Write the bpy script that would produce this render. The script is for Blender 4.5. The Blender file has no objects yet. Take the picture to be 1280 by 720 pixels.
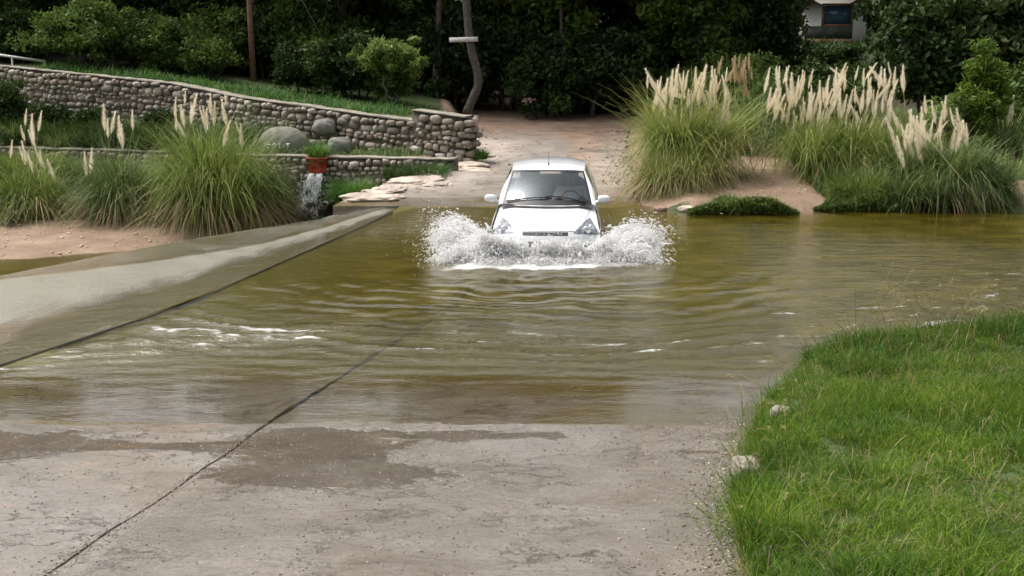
import bpy, bmesh, math, random
import numpy as np
from mathutils import Vector, Matrix
random.seed(7); rng = np.random.default_rng(7)
C = bpy.context.scene.collection
sc = bpy.context.scene
# ------------------------------------------------------------------ camera, world, sun
F, H, PITCH = 1400.0, 3.17, 0.218
cd = bpy.data.cameras.new('camera'); cam = bpy.data.objects.new('camera', cd); C.objects.link(cam)
cd.sensor_width = 36; cd.lens = F/1280*36; cd.clip_end = 2000; cd.clip_start = 0.1
cam.location = (0, 0, H); cam.rotation_euler = (math.pi/2-PITCH, 0, 0)
sc.camera = cam
SUN_EL, SUN_AZ = math.radians(60), math.radians(290)     # azimuth clockwise from +Y: high on the left
w = bpy.data.worlds.new('World'); sc.world = w; w.use_nodes = True
wn = w.node_tree; bg = wn.nodes['Background']
sky = wn.nodes.new('ShaderNodeTexSky'); sky.sky_type = 'NISHITA'; sky.sun_disc = False
sky.sun_elevation = SUN_EL; sky.sun_rotation = SUN_AZ
sky.air_density = 1.0; sky.dust_density = 8.0; sky.ozone_density = 1.0
hs = wn.nodes.new('ShaderNodeHueSaturation'); hs.inputs['Saturation'].default_value = 0.2
wn.links.new(sky.outputs[0], hs.inputs['Color']); wn.links.new(hs.outputs[0], bg.inputs['Color'])
bg.inputs['Strength'].default_value = 0.15
sl = bpy.data.lights.new('sun', 'SUN'); sl.energy = 1.1; sl.angle = math.radians(22); sl.color = (1, .92, .81)
so = bpy.data.objects.new('sun', sl); C.objects.link(so)
sd = Vector((math.sin(SUN_AZ)*math.cos(SUN_EL), math.cos(SUN_AZ)*math.cos(SUN_EL), math.sin(SUN_EL)))
so.rotation_euler = sd.to_track_quat('Z', 'Y').to_euler(); so.location = (0, 0, 30)
vs = sc.view_settings
sc.display_settings.display_device = 'sRGB'
vs.view_transform = 'Standard'; vs.look = 'None'; vs.exposure = 0.68; vs.gamma = 1; vs.use_curve_mapping = False
sc.render.engine = 'CYCLES'
cy = sc.cycles
cy.use_denoising = True; cy.max_bounces = 8; cy.diffuse_bounces = 5; cy.glossy_bounces = 3
cy.transmission_bounces = 6; cy.transparent_max_bounces = 12; cy.caustics_reflective = False; cy.caustics_refractive = False
cy.sample_clamp_indirect = 6

# ------------------------------------------------------------------ helpers
def at(px, py, z=None, Y=None):
    """world point seen at a photo pixel, at height z or depth Y (used only to lay the site out)"""
    u = (px-640)/F; v = (360-py)/F
    dy = v*math.sin(PITCH)+math.cos(PITCH); dz = v*math.cos(PITCH)-math.sin(PITCH)
    t = (z-H)/dz if Y is None else Y/dy
    return (u*t, dy*t, H+dz*t)

def tag(o, label=None, cat=None, group=None, kind=None):
    if label: o['label'] = label
    if cat: o['category'] = cat
    if group: o['group'] = group
    if kind: o['kind'] = kind
    return o

def empty(name, loc=(0, 0, 0), rz=0.0):
    o = bpy.data.objects.new(name, None); C.objects.link(o); o.location = loc
    o.rotation_euler = (0, 0, rz); o.empty_display_size = .2
    return o

def mk(name, V, Fc, mats, parent=None, smooth=False, midx=None, attrs=None):
    """Fc: (n,4) or (n,3) int array, or list of such arrays / of tuples"""
    V = np.asarray(V, np.float32)
    if isinstance(Fc, np.ndarray): Fc = [Fc]
    elif len(Fc) and not isinstance(Fc[0], np.ndarray):
        q = [f for f in Fc if len(f) == 4]; t = [f for f in Fc if len(f) == 3]; r = [f for f in Fc if len(f) > 4]
        Fc = [np.array(g, np.int32) for g in (q, t) if g]+[np.array([f], np.int32) for f in r]
    me = bpy.data.meshes.new(name)
    me.vertices.add(len(V)); me.vertices.foreach_set('co', V.ravel())
    nl = sum(f.size for f in Fc); nf = sum(len(f) for f in Fc)
    me.loops.add(nl); me.loops.foreach_set('vertex_index', np.concatenate([f.ravel() for f in Fc]).astype(np.int32))
    tot = np.concatenate([np.full(len(f), f.shape[1], np.int32) for f in Fc])
    st = np.concatenate([[0], np.cumsum(tot)[:-1]]).astype(np.int32)
    me.polygons.add(nf); me.polygons.foreach_set('loop_start', st)
    try: me.polygons.foreach_set('loop_total', tot)
    except Exception: pass
    if smooth: me.polygons.foreach_set('use_smooth', np.ones(nf, bool))
    if not isinstance(mats, (list, tuple)): mats = [mats]
    for m in mats: me.materials.append(m)
    if midx is not None: me.polygons.foreach_set('material_index', np.asarray(midx, np.int32))
    me.update(calc_edges=True)
    if attrs:
        for k, a in attrs.items():
            at_ = me.attributes.new(k, 'FLOAT', 'POINT'); at_.data.foreach_set('value', np.asarray(a, np.float32).ravel())
    o = bpy.data.objects.new(name, me); C.objects.link(o)
    if parent: o.parent = parent
    return o

class MB:
    """collects shapes for ONE mesh"""
    def __init__(s): s.V = []; s.F = []; s.M = []; s.n = 0
    def add(s, V, Fc, m=0):
        V = np.asarray(V, float).reshape(-1, 3)
        for f in Fc: s.F.append(tuple(int(i)+s.n for i in f)); s.M.append(m)
        s.V.append(V); s.n += len(V); return s
    def box(s, x0, x1, y0, y1, z0, z1, m=0, tf=None):
        V = np.array([(x, y, z) for z in (z0, z1) for y in (y0, y1) for x in (x0, x1)], float)
        if tf is not None: V = tf(V)
        return s.add(V, [(0, 2, 3, 1), (4, 5, 7, 6), (0, 1, 5, 4), (2, 6, 7, 3), (0, 4, 6, 2), (1, 3, 7, 5)], m)
    def grid(s, P, m=0, wrap=False):
        P = np.asarray(P, float); a, b = P.shape[:2]
        Fc = [(i*b+j, i*b+(j+1) % b, (i+1)*b+(j+1) % b, (i+1)*b+j) for i in range(a-1) for j in range(b if wrap else b-1)]
        return s.add(P.reshape(-1, 3), Fc, m)
    def tube(s, pts, radii, n=8, m=0, cap=True):
        pts = np.asarray(pts, float); radii = np.broadcast_to(radii, (len(pts),))
        P = []
        for i, p in enumerate(pts):
            d = pts[min(i+1, len(pts)-1)]-pts[max(i-1, 0)]; d = d/(np.linalg.norm(d)+1e-9)
            a = np.cross(d, (0, 0, 1) if abs(d[2]) < .9 else (1, 0, 0)); a /= np.linalg.norm(a); b = np.cross(d, a)
            P.append([p+radii[i]*(math.cos(t)*a+math.sin(t)*b) for t in np.linspace(0, 2*math.pi, n, endpoint=False)])
        k = s.n; s.grid(P, m, wrap=True)
        if cap:
            s.F.append(tuple(k+i for i in range(n))[::-1]); s.M.append(m)
            s.F.append(tuple(k+(len(pts)-1)*n+i for i in range(n))); s.M.append(m)
        return s
    def lathe(s, prof, n=24, m=0, tf=None):
        P = np.array([[(r*math.cos(t), r*math.sin(t), z) for t in np.linspace(0, 2*math.pi, n, endpoint=False)] for r, z in prof])
        if tf is not None: P = tf(P.reshape(-1, 3)).reshape(P.shape)
        return s.grid(P, m, wrap=True)
    def build(s, name, mats, parent=None, smooth=True):
        q = [i for i, f in enumerate(s.F) if len(f) == 4]; t = [i for i, f in enumerate(s.F) if len(f) == 3]
        r = [i for i, f in enumerate(s.F) if len(f) > 4]
        Fc = [np.array([s.F[i] for i in g], np.int32) for g in (q, t) if g]+[np.array([s.F[i]], np.int32) for i in r]
        return mk(name, np.concatenate(s.V), Fc, mats, parent, smooth, [s.M[i] for i in q+t+r])

def sharp(o, ang=40):
    me = o.data
    bm = bmesh.new(); bm.from_mesh(me)
    for e in bm.edges:
        if len(e.link_faces) == 2 and e.calc_face_angle(0) > math.radians(ang): e.smooth = False
    bm.to_mesh(me); bm.free(); return o

def smooth01(x): x = np.clip(x, 0, 1); return x*x*(3-2*x)
_perm = np.random.default_rng(3).random((256, 256))
def vn(x, y, s=0):
    x = np.asarray(x, float)+s*17.3; y = np.asarray(y, float)+s*31.7
    xi = np.floor(x).astype(int); yi = np.floor(y).astype(int); fx = smooth01(x-xi); fy = smooth01(y-yi)
    g = lambda a, b: _perm[a & 255, b & 255]
    return (g(xi, yi)*(1-fx)+g(xi+1, yi)*fx)*(1-fy)+(g(xi, yi+1)*(1-fx)+g(xi+1, yi+1)*fx)*fy
def fbm(x, y, s=0, o=4):
    r = 0; a = .5
    for k in range(o): r = r+a*(vn(x*2**k, y*2**k, s+k)-.5); a *= .5
    return r
def pl(Y, pts):        # x as function of Y along a polyline [(x,Y),...]
    pts = sorted(pts, key=lambda p: p[1]); return np.interp(Y, [p[1] for p in pts], [p[0] for p in pts])
def sdist(poly, x, y):
    """signed distance, positive inside"""
    x = np.asarray(x, float); y = np.asarray(y, float); d = np.full(x.shape, 1e9); ins = np.zeros(x.shape, bool)
    n = len(poly)
    for i in range(n):
        ax, ay = poly[i]; bx, by = poly[(i+1) % n]
        ex, ey = bx-ax, by-ay; t = np.clip(((x-ax)*ex+(y-ay)*ey)/(ex*ex+ey*ey), 0, 1)
        d = np.minimum(d, np.hypot(x-ax-t*ex, y-ay-t*ey))
        c = ((ay > y) != (by > y)) & (x < (bx-ax)*(y-ay)/((by-ay) if by != ay else 1e-9)+ax)
        ins ^= c
    return np.where(ins, d, -d)

# ---- materials
def newmat(name):
    m = bpy.data.materials.new(name); m.use_nodes = True; nt = m.node_tree
    return m, nt, nt.nodes['Principled BSDF']
def nd(nt, t, **k):
    n = nt.nodes.new('ShaderNode'+t)
    for a, b in k.items():
        if a in n.inputs.keys() if isinstance(a, str) else False: n.inputs[a].default_value = b
        else: setattr(n, a, b)
    return n
def lk(nt, a, b): nt.links.new(a, b)
def pos(nt, scale=(1, 1, 1), obj=False):
    mp = nd(nt, 'Mapping'); mp.inputs['Scale'].default_value = scale
    if obj: lk(nt, nd(nt, 'TexCoord').outputs['Object'], mp.inputs[0])
    else: lk(nt, nd(nt, 'NewGeometry').outputs['Position'], mp.inputs[0])
    return mp.outputs[0]
def noise(nt, vec, scale, detail=4, rough=.55, dist=0):
    n = nd(nt, 'TexNoise'); n.inputs['Scale'].default_value = scale; n.inputs['Detail'].default_value = detail
    n.inputs['Roughness'].default_value = rough; n.inputs['Distortion'].default_value = dist
    lk(nt, vec, n.inputs['Vector']); return n.outputs[0]
def ramp(nt, fac, stops):
    r = nd(nt, 'ValToRGB'); e = r.color_ramp.elements
    while len(e) < len(stops): e.new(0.5)
    for i, (p, c) in enumerate(stops):
        e[i].position = p; e[i].color = (c, c, c, 1) if not hasattr(c, '__len__') else tuple(c)+(1,)
    lk(nt, fac, r.inputs[0]); return r.outputs[0]
def mix(nt, f, a, b, mode='MIX'):
    n = nd(nt, 'Mix'); n.data_type = 'RGBA'; n.blend_type = mode
    for s, v in ((n.inputs[0], f), (n.inputs[6], a), (n.inputs[7], b)):
        if hasattr(v, 'default_value') or hasattr(v, 'links'): lk(nt, v, s)
        elif hasattr(v, '__len__'): s.default_value = tuple(v)+(1,)
        else: s.default_value = v if s == n.inputs[0] else (v, v, v, 1)
    return n.outputs[2]
def math_(nt, op, a, b=None, c=None, clamp=False):
    n = nd(nt, 'Math'); n.operation = op; n.use_clamp = clamp
    for i, v in enumerate((a, b, c)):
        if v is None: continue
        if hasattr(v, 'links'): lk(nt, v, n.inputs[i])
        else: n.inputs[i].default_value = v
    return n.outputs[0]
def attr(nt, name):
    n = nd(nt, 'Attribute'); n.attribute_name = name; return n.outputs['Fac']
def bump(nt, h, strength=.5, dist=.02, normal=None):
    b = nd(nt, 'Bump'); b.inputs['Strength'].default_value = strength; b.inputs['Distance'].default_value = dist
    lk(nt, h, b.inputs['Height'])
    if normal is not None: lk(nt, normal, b.inputs['Normal'])
    return b.outputs[0]
def simple(name, col, rough=.5, metal=0, nscale=None, var=.25, coat=0, bmp=0):
    m, nt, b = newmat(name)
    b.inputs['Roughness'].default_value = rough; b.inputs['Metallic'].default_value = metal
    b.inputs['Coat Weight'].default_value = coat
    if nscale:
        n = noise(nt, pos(nt, obj=True), nscale)
        lk(nt, ramp(nt, n, [(.3, tuple(c*(1-var) for c in col)), (.7, tuple(min(1, c*(1+var)) for c in col))]), b.inputs['Base Color'])
        if bmp: lk(nt, bump(nt, n, bmp, .01), b.inputs['Normal'])
    else: b.inputs['Base Color'].default_value = tuple(col)+(1,)
    return m
def leafmat(name, cols, rough=.55, trans=.3, nscale=1.2, spec=.3, use_obj=True):
    """cols: dark, mid, light; each leaf has its own tint, clumps share a broader one"""
    m, nt, b = newmat(name)
    g = nd(nt, 'NewGeometry'); r = g.outputs['Random Per Island']
    n = noise(nt, pos(nt, obj=use_obj), nscale, 2)
    f = math_(nt, 'ADD', math_(nt, 'MULTIPLY', r, .55), math_(nt, 'MULTIPLY', math_(nt, 'SUBTRACT', n, .25), .9), clamp=True)
    if use_obj:
        oi = nd(nt, 'ObjectInfo').outputs['Random']
        f = math_(nt, 'ADD', f, math_(nt, 'MULTIPLY', math_(nt, 'SUBTRACT', oi, .5), .3), clamp=True)
    col = ramp(nt, f, [(.1, cols[0]), (.5, cols[1]), (.95, cols[2])])
    lk(nt, col, b.inputs['Base Color']); b.inputs['Roughness'].default_value = rough
    b.inputs['Specular IOR Level'].default_value = spec
    t = nd(nt, 'BsdfTranslucent'); lk(nt, col, t.inputs['Color'])
    ms = nd(nt, 'MixShader'); ms.inputs[0].default_value = trans
    lk(nt, b.outputs[0], ms.inputs[1]); lk(nt, t.outputs[0], ms.inputs[2])
    lk(nt, ms.outputs[0], nt.nodes['Material Output'].inputs['Surface'])
    return m

# ------------------------------------------------------------------ the site as functions
CREST = [(-10, -3), (-9, 1), (-6.3, 8), (-5.1, 10.73), (-4.03, 13.4), (-2.26, 20.94), (-2.2, 21.6)]
JOINT = [(-3.7, -3), (-2.5, 5.56), (-2.28, 7.3), (-2.04, 9.2), (-.84, 14.28), (.8, 21.8)]
RIGHT = [(.95, -3), (1.22, 5.56), (1.52, 7.2), (1.85, 8.3), (2.2, 9.5), (3.0, 11), (3.4, 14), (3.2, 19), (2.5, 21.6), (2.5, 22.5)]
GEDGE = [(.85, -3), (1.12, 5.56), (1.42, 7.2), (1.72, 8.3), (1.95, 9.2), (2.45, 10.2), (2.9, 10.9)]
POOL = [(1.9, 9.0), (2.5, 10.3), (3.0, 11.1), (4, 11.6), (6, 11.9), (10, 12.2), (60, 12), (60, 21), (14, 20.9), (9.9, 20.5), (9.2, 21.2),
        (6.3, 21.2), (5.6, 20.9), (3.4, 20.75), (2.4, 21.6), (-2.2, 21.5), (-2.3, 20.9), (-4.03, 13.4), (-5.1, 10.73), (-6.3, 8), (-4.4, 9.1), (0, 8.9)]
STREAM = [(-3.0, 22.9), (-3.5, 24.6), (-4.1, 25.8), (-5.3, 25.8), (-5.4, 24.3), (-6.6, 22.9), (-7.6, 22.0), (-9.6, 21.0), (-14, 20.4), (-60, 20),
          (-60, -3), (-14, -3), (-13, 4), (-9.5, 12), (-8.2, 18.0), (-6.0, 20.3), (-3.7, 21.4), (-2.6, 21.8)]
def ford_z(x, y):
    zc = np.interp(y, [-3, 5.56, 8.0, 9.0, 10, 12, 14, 16, 19.5, 20.5, 21.5, 22.5], [1.3, .36, .09, .0, -.06, -.16, -.27, -.30, -.30, -.17, 0, .03])
    xc = pl(y, CREST)
    w = .12+.88*smooth01((x-xc)/3.0)
    w = np.where(y > 9, w, 1)
    return np.where(zc < 0, zc*w, zc)
LWALL = [(-24, 30.6), (-12.95, 28.43), (-8.78, 27.39), (-5.52, 26.24), (-1.46, 25.53), (-1.3, 25.5)]
UWALL = [(-20.43, 36.5), (-14.8, 33.0), (-9.27, 31.0), (-7.14, 29.8), (-2.43, 27.5), (-1.0, 26.9)]
def utop(x): return np.interp(x, [-20.43, -14.8, -9.27, -7.14, -2.43, -1.0], [2.67, 2.42, 2.0, 1.69, 1.23, 1.15])
def ypl(x, pts):
    pts = sorted(pts); return np.interp(x, [p[0] for p in pts], [p[1] for p in pts])
ROADL = [(-3.45, 21.3), (-3.4, 22.0), (-1.85, 26.1), (-1.15, 28.8), (-1.2, 33), (-2, 42)]
ROADR = [(2.5, 21.3), (2.7, 24), (2.95, 28.7), (3.4, 32.6), (3.6, 42)]
def road_z(y): return np.interp(y, [21.2, 22.5, 25, 28.7, 32.6, 36, 60], [-.02, .05, .17, .37, .62, .80, 2.0])
def terrain_z(x, y):
    x = np.asarray(x, float); y = np.asarray(y, float)
    far = np.interp(y, [20, 22.0, 24, 26, 30, 34, 40, 60, 90, 140], [.05, .25, .48, .60, .70, .8, 1.2, 2.7, 9, 24])
    far = far+np.clip(x-8, 0, 30)*.03*smooth01((y-30)/12)
    xl, xr = pl(y, ROADL), pl(y, ROADR)
    onroad = smooth01((x-xl+.9)/.9)*smooth01((xr+1.0-x)/1.0)*(y > 21)
    far = far*(1-onroad)+(road_z(y)-.0)*onroad
    # left: lower bank, terrace, behind the upper wall
    lw, uw = ypl(x, LWALL), ypl(x, UWALL)
    lowbank = np.interp(y, [20, 22.5, 24, 25, 26, 27, 29, 31], [-.95, -.86, -.78, -.62, -.40, -.2, 0, .1])
    terr = .47+0*x
    top = utop(x)-.12+.03*(y-uw)+np.clip(y-40, 0, 60)*.05
    left = np.where(y > uw+.12, np.maximum(top, 0), np.where(y > lw+.15, terr, lowbank))
    lf = smooth01((xl-.15-x)/.5)
    z_far = far*(1-lf)+left*lf
    ge = pl(y, GEDGE); dg = x-ge
    near_r = ford_z(x, np.minimum(y, 8.6))+.02+.17*smooth01(dg/.6)+.05*smooth01((dg-.5)/3)
    near_l = ford_z(np.full_like(x, 0.), np.minimum(y, 8.9))-.3
    near = np.where(dg > -.1, near_r, near_l)
    near = np.where(x < pl(y, CREST), -.9, near)
    k = smooth01((y-15)/3)
    z = near*(1-k)+z_far*k
    sp = sdist(POOL, x, y); ss = sdist(STREAM, x, y)
    pz = -np.minimum(.55, .04+np.clip(sp, 0, 9)*.38)
    bank = smooth01((sp+.45)/.45)                      # shore easing down to the water
    z = np.where(sp > 0, pz, z*(1-bank)+(-.03)*bank)
    ls = smooth01((ss+.5)/.5)
    z = np.where(ss > 0, -.98-np.minimum(.25, ss*.25), np.where((y < 26), z*(1-ls)+(-.95)*ls, z))
    n = fbm(x*.9, y*.9, 5)*.10+fbm(x*3.5, y*3.5, 9)*.035
    z = z+n*np.clip(1-onroad*.6, 0, 1)*np.where(sp > .4, .6, 1)
    # keep the ground under the slabs
    z = np.where((y < 22.4) & (x > pl(y, CREST)-.05) & (x < pl(y, RIGHT)), np.minimum(z, ford_z(x, y)-.12), z)
    ap = sdist(APOLY, x, y)
    z = np.where(ap > 0, np.minimum(z, -1.25), z)
    z = np.where((y > 21.4) & (x > xl) & (x < xr) & (y < 41), np.minimum(z, road_z(y)-.10), z)
    return z
# apron: inner crest points -> outer edge points
AP_IN = np.array([(-2.2, 21.5), (-2.26, 20.94), (-2.9, 18.2), (-3.6, 15.2), (-4.6, 12.0), (-6.3, 8.0), (-9, 1.0), (-10, -3)])
AP_OUT = np.array([(-2.9, 22.05, -.03), (-3.73, 21.55, -.25), (-5.0, 21.1, -.38), (-6.6, 20.2, -.53), (-8.6, 18.3, -.70), (-11.5, 13.5, -.9), (-15, 5, -.95), (-17, -3, -.95)])
APOLY = [tuple(p) for p in AP_IN]+[tuple(p[:2]) for p in AP_OUT[::-1]]
def apron_pt(s, t, lift=0):
    k = np.linspace(0, 1, len(AP_IN))
    ix, iy = np.interp(s, k, AP_IN[:, 0]), np.interp(s, k, AP_IN[:, 1])
    ox, oy, oz = (np.interp(s, k, AP_OUT[:, i]) for i in range(3))
    x = ix+(ox-ix)*t; y = iy+(oy-iy)*t
    return x, y, -.03+(oz+.03)*t**1.25+lift

# ------------------------------------------------------------------ materials of the setting
def terrain_mat():
    m, nt, b = newmat('ground')
    P = pos(nt)
    n1 = noise(nt, P, 1.3, 6); n2 = noise(nt, P, 9, 6, .65); n3 = noise(nt, P, 45, 4, .7)
    sand = ramp(nt, n1, [(.3, (.19, .12, .075)), (.55, (.29, .20, .135)), (.75, (.42, .32, .235))])
    sand = mix(nt, ramp(nt, n3, [(.35, .0), (.75, .55)]), sand, (.17, .105, .065))
    litter = ramp(nt, n2, [(.3, (.020, .016, .009)), (.7, (.06, .045, .025))])
    green = ramp(nt, n2, [(.3, (.025, .045, .010)), (.7, (.075, .12, .025))])
    bed = mix(nt, ramp(nt, n1, [(.44, 0), (.58, 1)]), ramp(nt, n2, [(.3, (.045, .042, .008)), (.55, (.13, .115, .02)), (.8, (.28, .24, .07))]), ramp(nt, n2, [(.3, (.11, .085, .018)), (.7, (.25, .19, .06))]))
    c = mix(nt, attr(nt, 'green'), litter, green)
    sm = math_(nt, 'ADD', attr(nt, 'sand'), math_(nt, 'MULTIPLY', math_(nt, 'SUBTRACT', n2, .5), .5), clamp=True)
    c = mix(nt, ramp(nt, sm, [(.4, 0), (.6, 1)]), c, sand)
    c = mix(nt, attr(nt, 'bed'), c, bed)
    lk(nt, c, b.inputs['Base Color']); b.inputs['Roughness'].default_value = .85
    h = math_(nt, 'ADD', n2, math_(nt, 'MULTIPLY', n3, .5))
    lk(nt, bump(nt, h, .7, .06), b.inputs['Normal'])
    return m
def concrete_mat():
    m, nt, b = newmat('concrete')
    P = pos(nt); PS = pos(nt, (.8, 1.15, 1))
    big = noise(nt, P, .55, 5, .6, .6); med = noise(nt, PS, 2.2, 7, .65, .5); fine = noise(nt, P, 60, 5, .75); grit = noise(nt, P, 22, 6, .8)
    base = ramp(nt, med, [(.25, (.105, .082, .060)), (.42, (.175, .148, .119)), (.58, (.232, .203, .170)), (.75, (.35, .318, .277))])
    base = mix(nt, ramp(nt, big, [(.38, 0), (.62, .8)]), base, mix(nt, .55, base, (.27, .27, .265)))
    base = mix(nt, math_(nt, 'MULTIPLY', ramp(nt, grit, [(.45, 0), (.62, 1)]), .55), base, (.15, .108, .075))
    base = mix(nt, ramp(nt, fine, [(.66, 0), (.74, .85)]), base, (.62, .57, .50))
    base = mix(nt, ramp(nt, fine, [(.26, .7), (.34, 0)]), base, (.10, .075, .055))
    # wavy scaled ledges and cracks
    cn = noise(nt, PS, .8, 9, .70, .35)
    cr = math_(nt, 'ABSOLUTE', math_(nt, 'SUBTRACT', cn, .5))
    crm = math_(nt, 'MULTIPLY', ramp(nt, cr, [(.0, 1), (.008, 0)]), ramp(nt, noise(nt, P, 1.4, 3), [(.45, 0), (.6, 1)]))
    cn2 = noise(nt, pos(nt, (.6, 1.1, 1)), 1.7, 8, .68, .5)
    crm2 = math_(nt, 'MULTIPLY', ramp(nt, math_(nt, 'ABSOLUTE', math_(nt, 'SUBTRACT', cn2, .47)), [(.0, 1), (.009, 0)]), ramp(nt, noise(nt, P, 1.3, 2), [(.5, 0), (.62, .8)]))
    crack = math_(nt, 'MAXIMUM', crm, crm2)
    crack = math_(nt, 'MULTIPLY', crack, math_(nt, 'SUBTRACT', 1.0, attr(nt, 'algae')))
    base = mix(nt, math_(nt, 'MULTIPLY', crack, .7), base, (.085, .06, .04))
    # reddish soil washed over the road
    soil = ramp(nt, med, [(.3, (.17, .095, .055)), (.7, (.33, .22, .15))])
    dm = math_(nt, 'ADD', attr(nt, 'dirt'), math_(nt, 'MULTIPLY', math_(nt, 'SUBTRACT', med, .5), 1.6), clamp=True)
    base = mix(nt, ramp(nt, dm, [(.3, 0), (.7, .9)]), base, soil)
    base = mix(nt, math_(nt, 'MULTIPLY', attr(nt, 'bleach'), ramp(nt, med, [(.3, .35), (.6, 1)])), base, mix(nt, grit, (.33, .26, .21), (.62, .54, .47)))
    # algae on the permanently wet concrete
    an = noise(nt, pos(nt, (.5, 1.0, 1)), .9, 7, .66, .4)
    am = math_(nt, 'ADD', attr(nt, 'algae'), math_(nt, 'MULTIPLY', math_(nt, 'SUBTRACT', an, .5), 2.2), clamp=True)
    am = math_(nt, 'MULTIPLY', am, math_(nt, 'GREATER_THAN', attr(nt, 'algae'), .01))
    alg = ramp(nt, grit, [(.3, (.075, .066, .008)), (.55, (.165, .142, .022)), (.75, (.30, .26, .07))])
    alg2 = mix(nt, attr(nt, 'algae'), mix(nt, grit, (.085, .056, .016), (.21, .145, .058)), alg)
    base = mix(nt, ramp(nt, am, [(.12, 0), (.45, .95)]), base, alg2)
    # wet
    wet = attr(nt, 'wet')
    wn_ = noise(nt, PS, 1.1, 6, .6, .5)
    wm = math_(nt, 'ADD', wet, math_(nt, 'MULTIPLY', math_(nt, 'SUBTRACT', wn_, .5), 1.1), clamp=True)
    wm = ramp(nt, wm, [(.38, 0), (.72, 1)])
    pud = ramp(nt, math_(nt, 'ADD', attr(nt, 'puddle'), math_(nt, 'MULTIPLY', math_(nt, 'SUBTRACT', noise(nt, PS, 2.6, 6, .65, .3), .5), .9)), [(.50, 0), (.56, 1)])
    base = mix(nt, math_(nt, 'MULTIPLY', wm, .30), base, mix(nt, 1.0, base, (.55, .50, .45), 'MULTIPLY'))
    base = mix(nt, math_(nt, 'MULTIPLY', pud, .7), base, mix(nt, 1.0, base, (.52, .49, .45), 'MULTIPLY'))
    lk(nt, base, b.inputs['Base Color'])
    r = mix(nt, wm, .66, .17); r = mix(nt, pud, r, .03)
    r = mix(nt, math_(nt, 'MULTIPLY', crack, .8), r, .8)
    lk(nt, r, b.inputs['Roughness'])
    lk(nt, mix(nt, pud, mix(nt, wm, .45, .8), 1.0), b.inputs['Specular IOR Level'])
    h = math_(nt, 'ADD', math_(nt, 'MULTIPLY', grit, .4), math_(nt, 'MULTIPLY', med, 1.0))
    h = math_(nt, 'SUBTRACT', h, math_(nt, 'MULTIPLY', crack, .5))
    h = math_(nt, 'ADD', h, math_(nt, 'MULTIPLY', math_(nt, 'GREATER_THAN', cn, .5), .25))
    h = math_(nt, 'ADD', h, math_(nt, 'MULTIPLY', fine, .12))
    h = math_(nt, 'MULTIPLY', h, math_(nt, 'SUBTRACT', 1.0, math_(nt, 'MULTIPLY', pud, .985)))
    h = math_(nt, 'MULTIPLY', h, math_(nt, 'SUBTRACT', 1.0, math_(nt, 'MULTIPLY', wm, .35)))
    lk(nt, bump(nt, h, .8, .05), b.inputs['Normal'])
    return m
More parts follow.
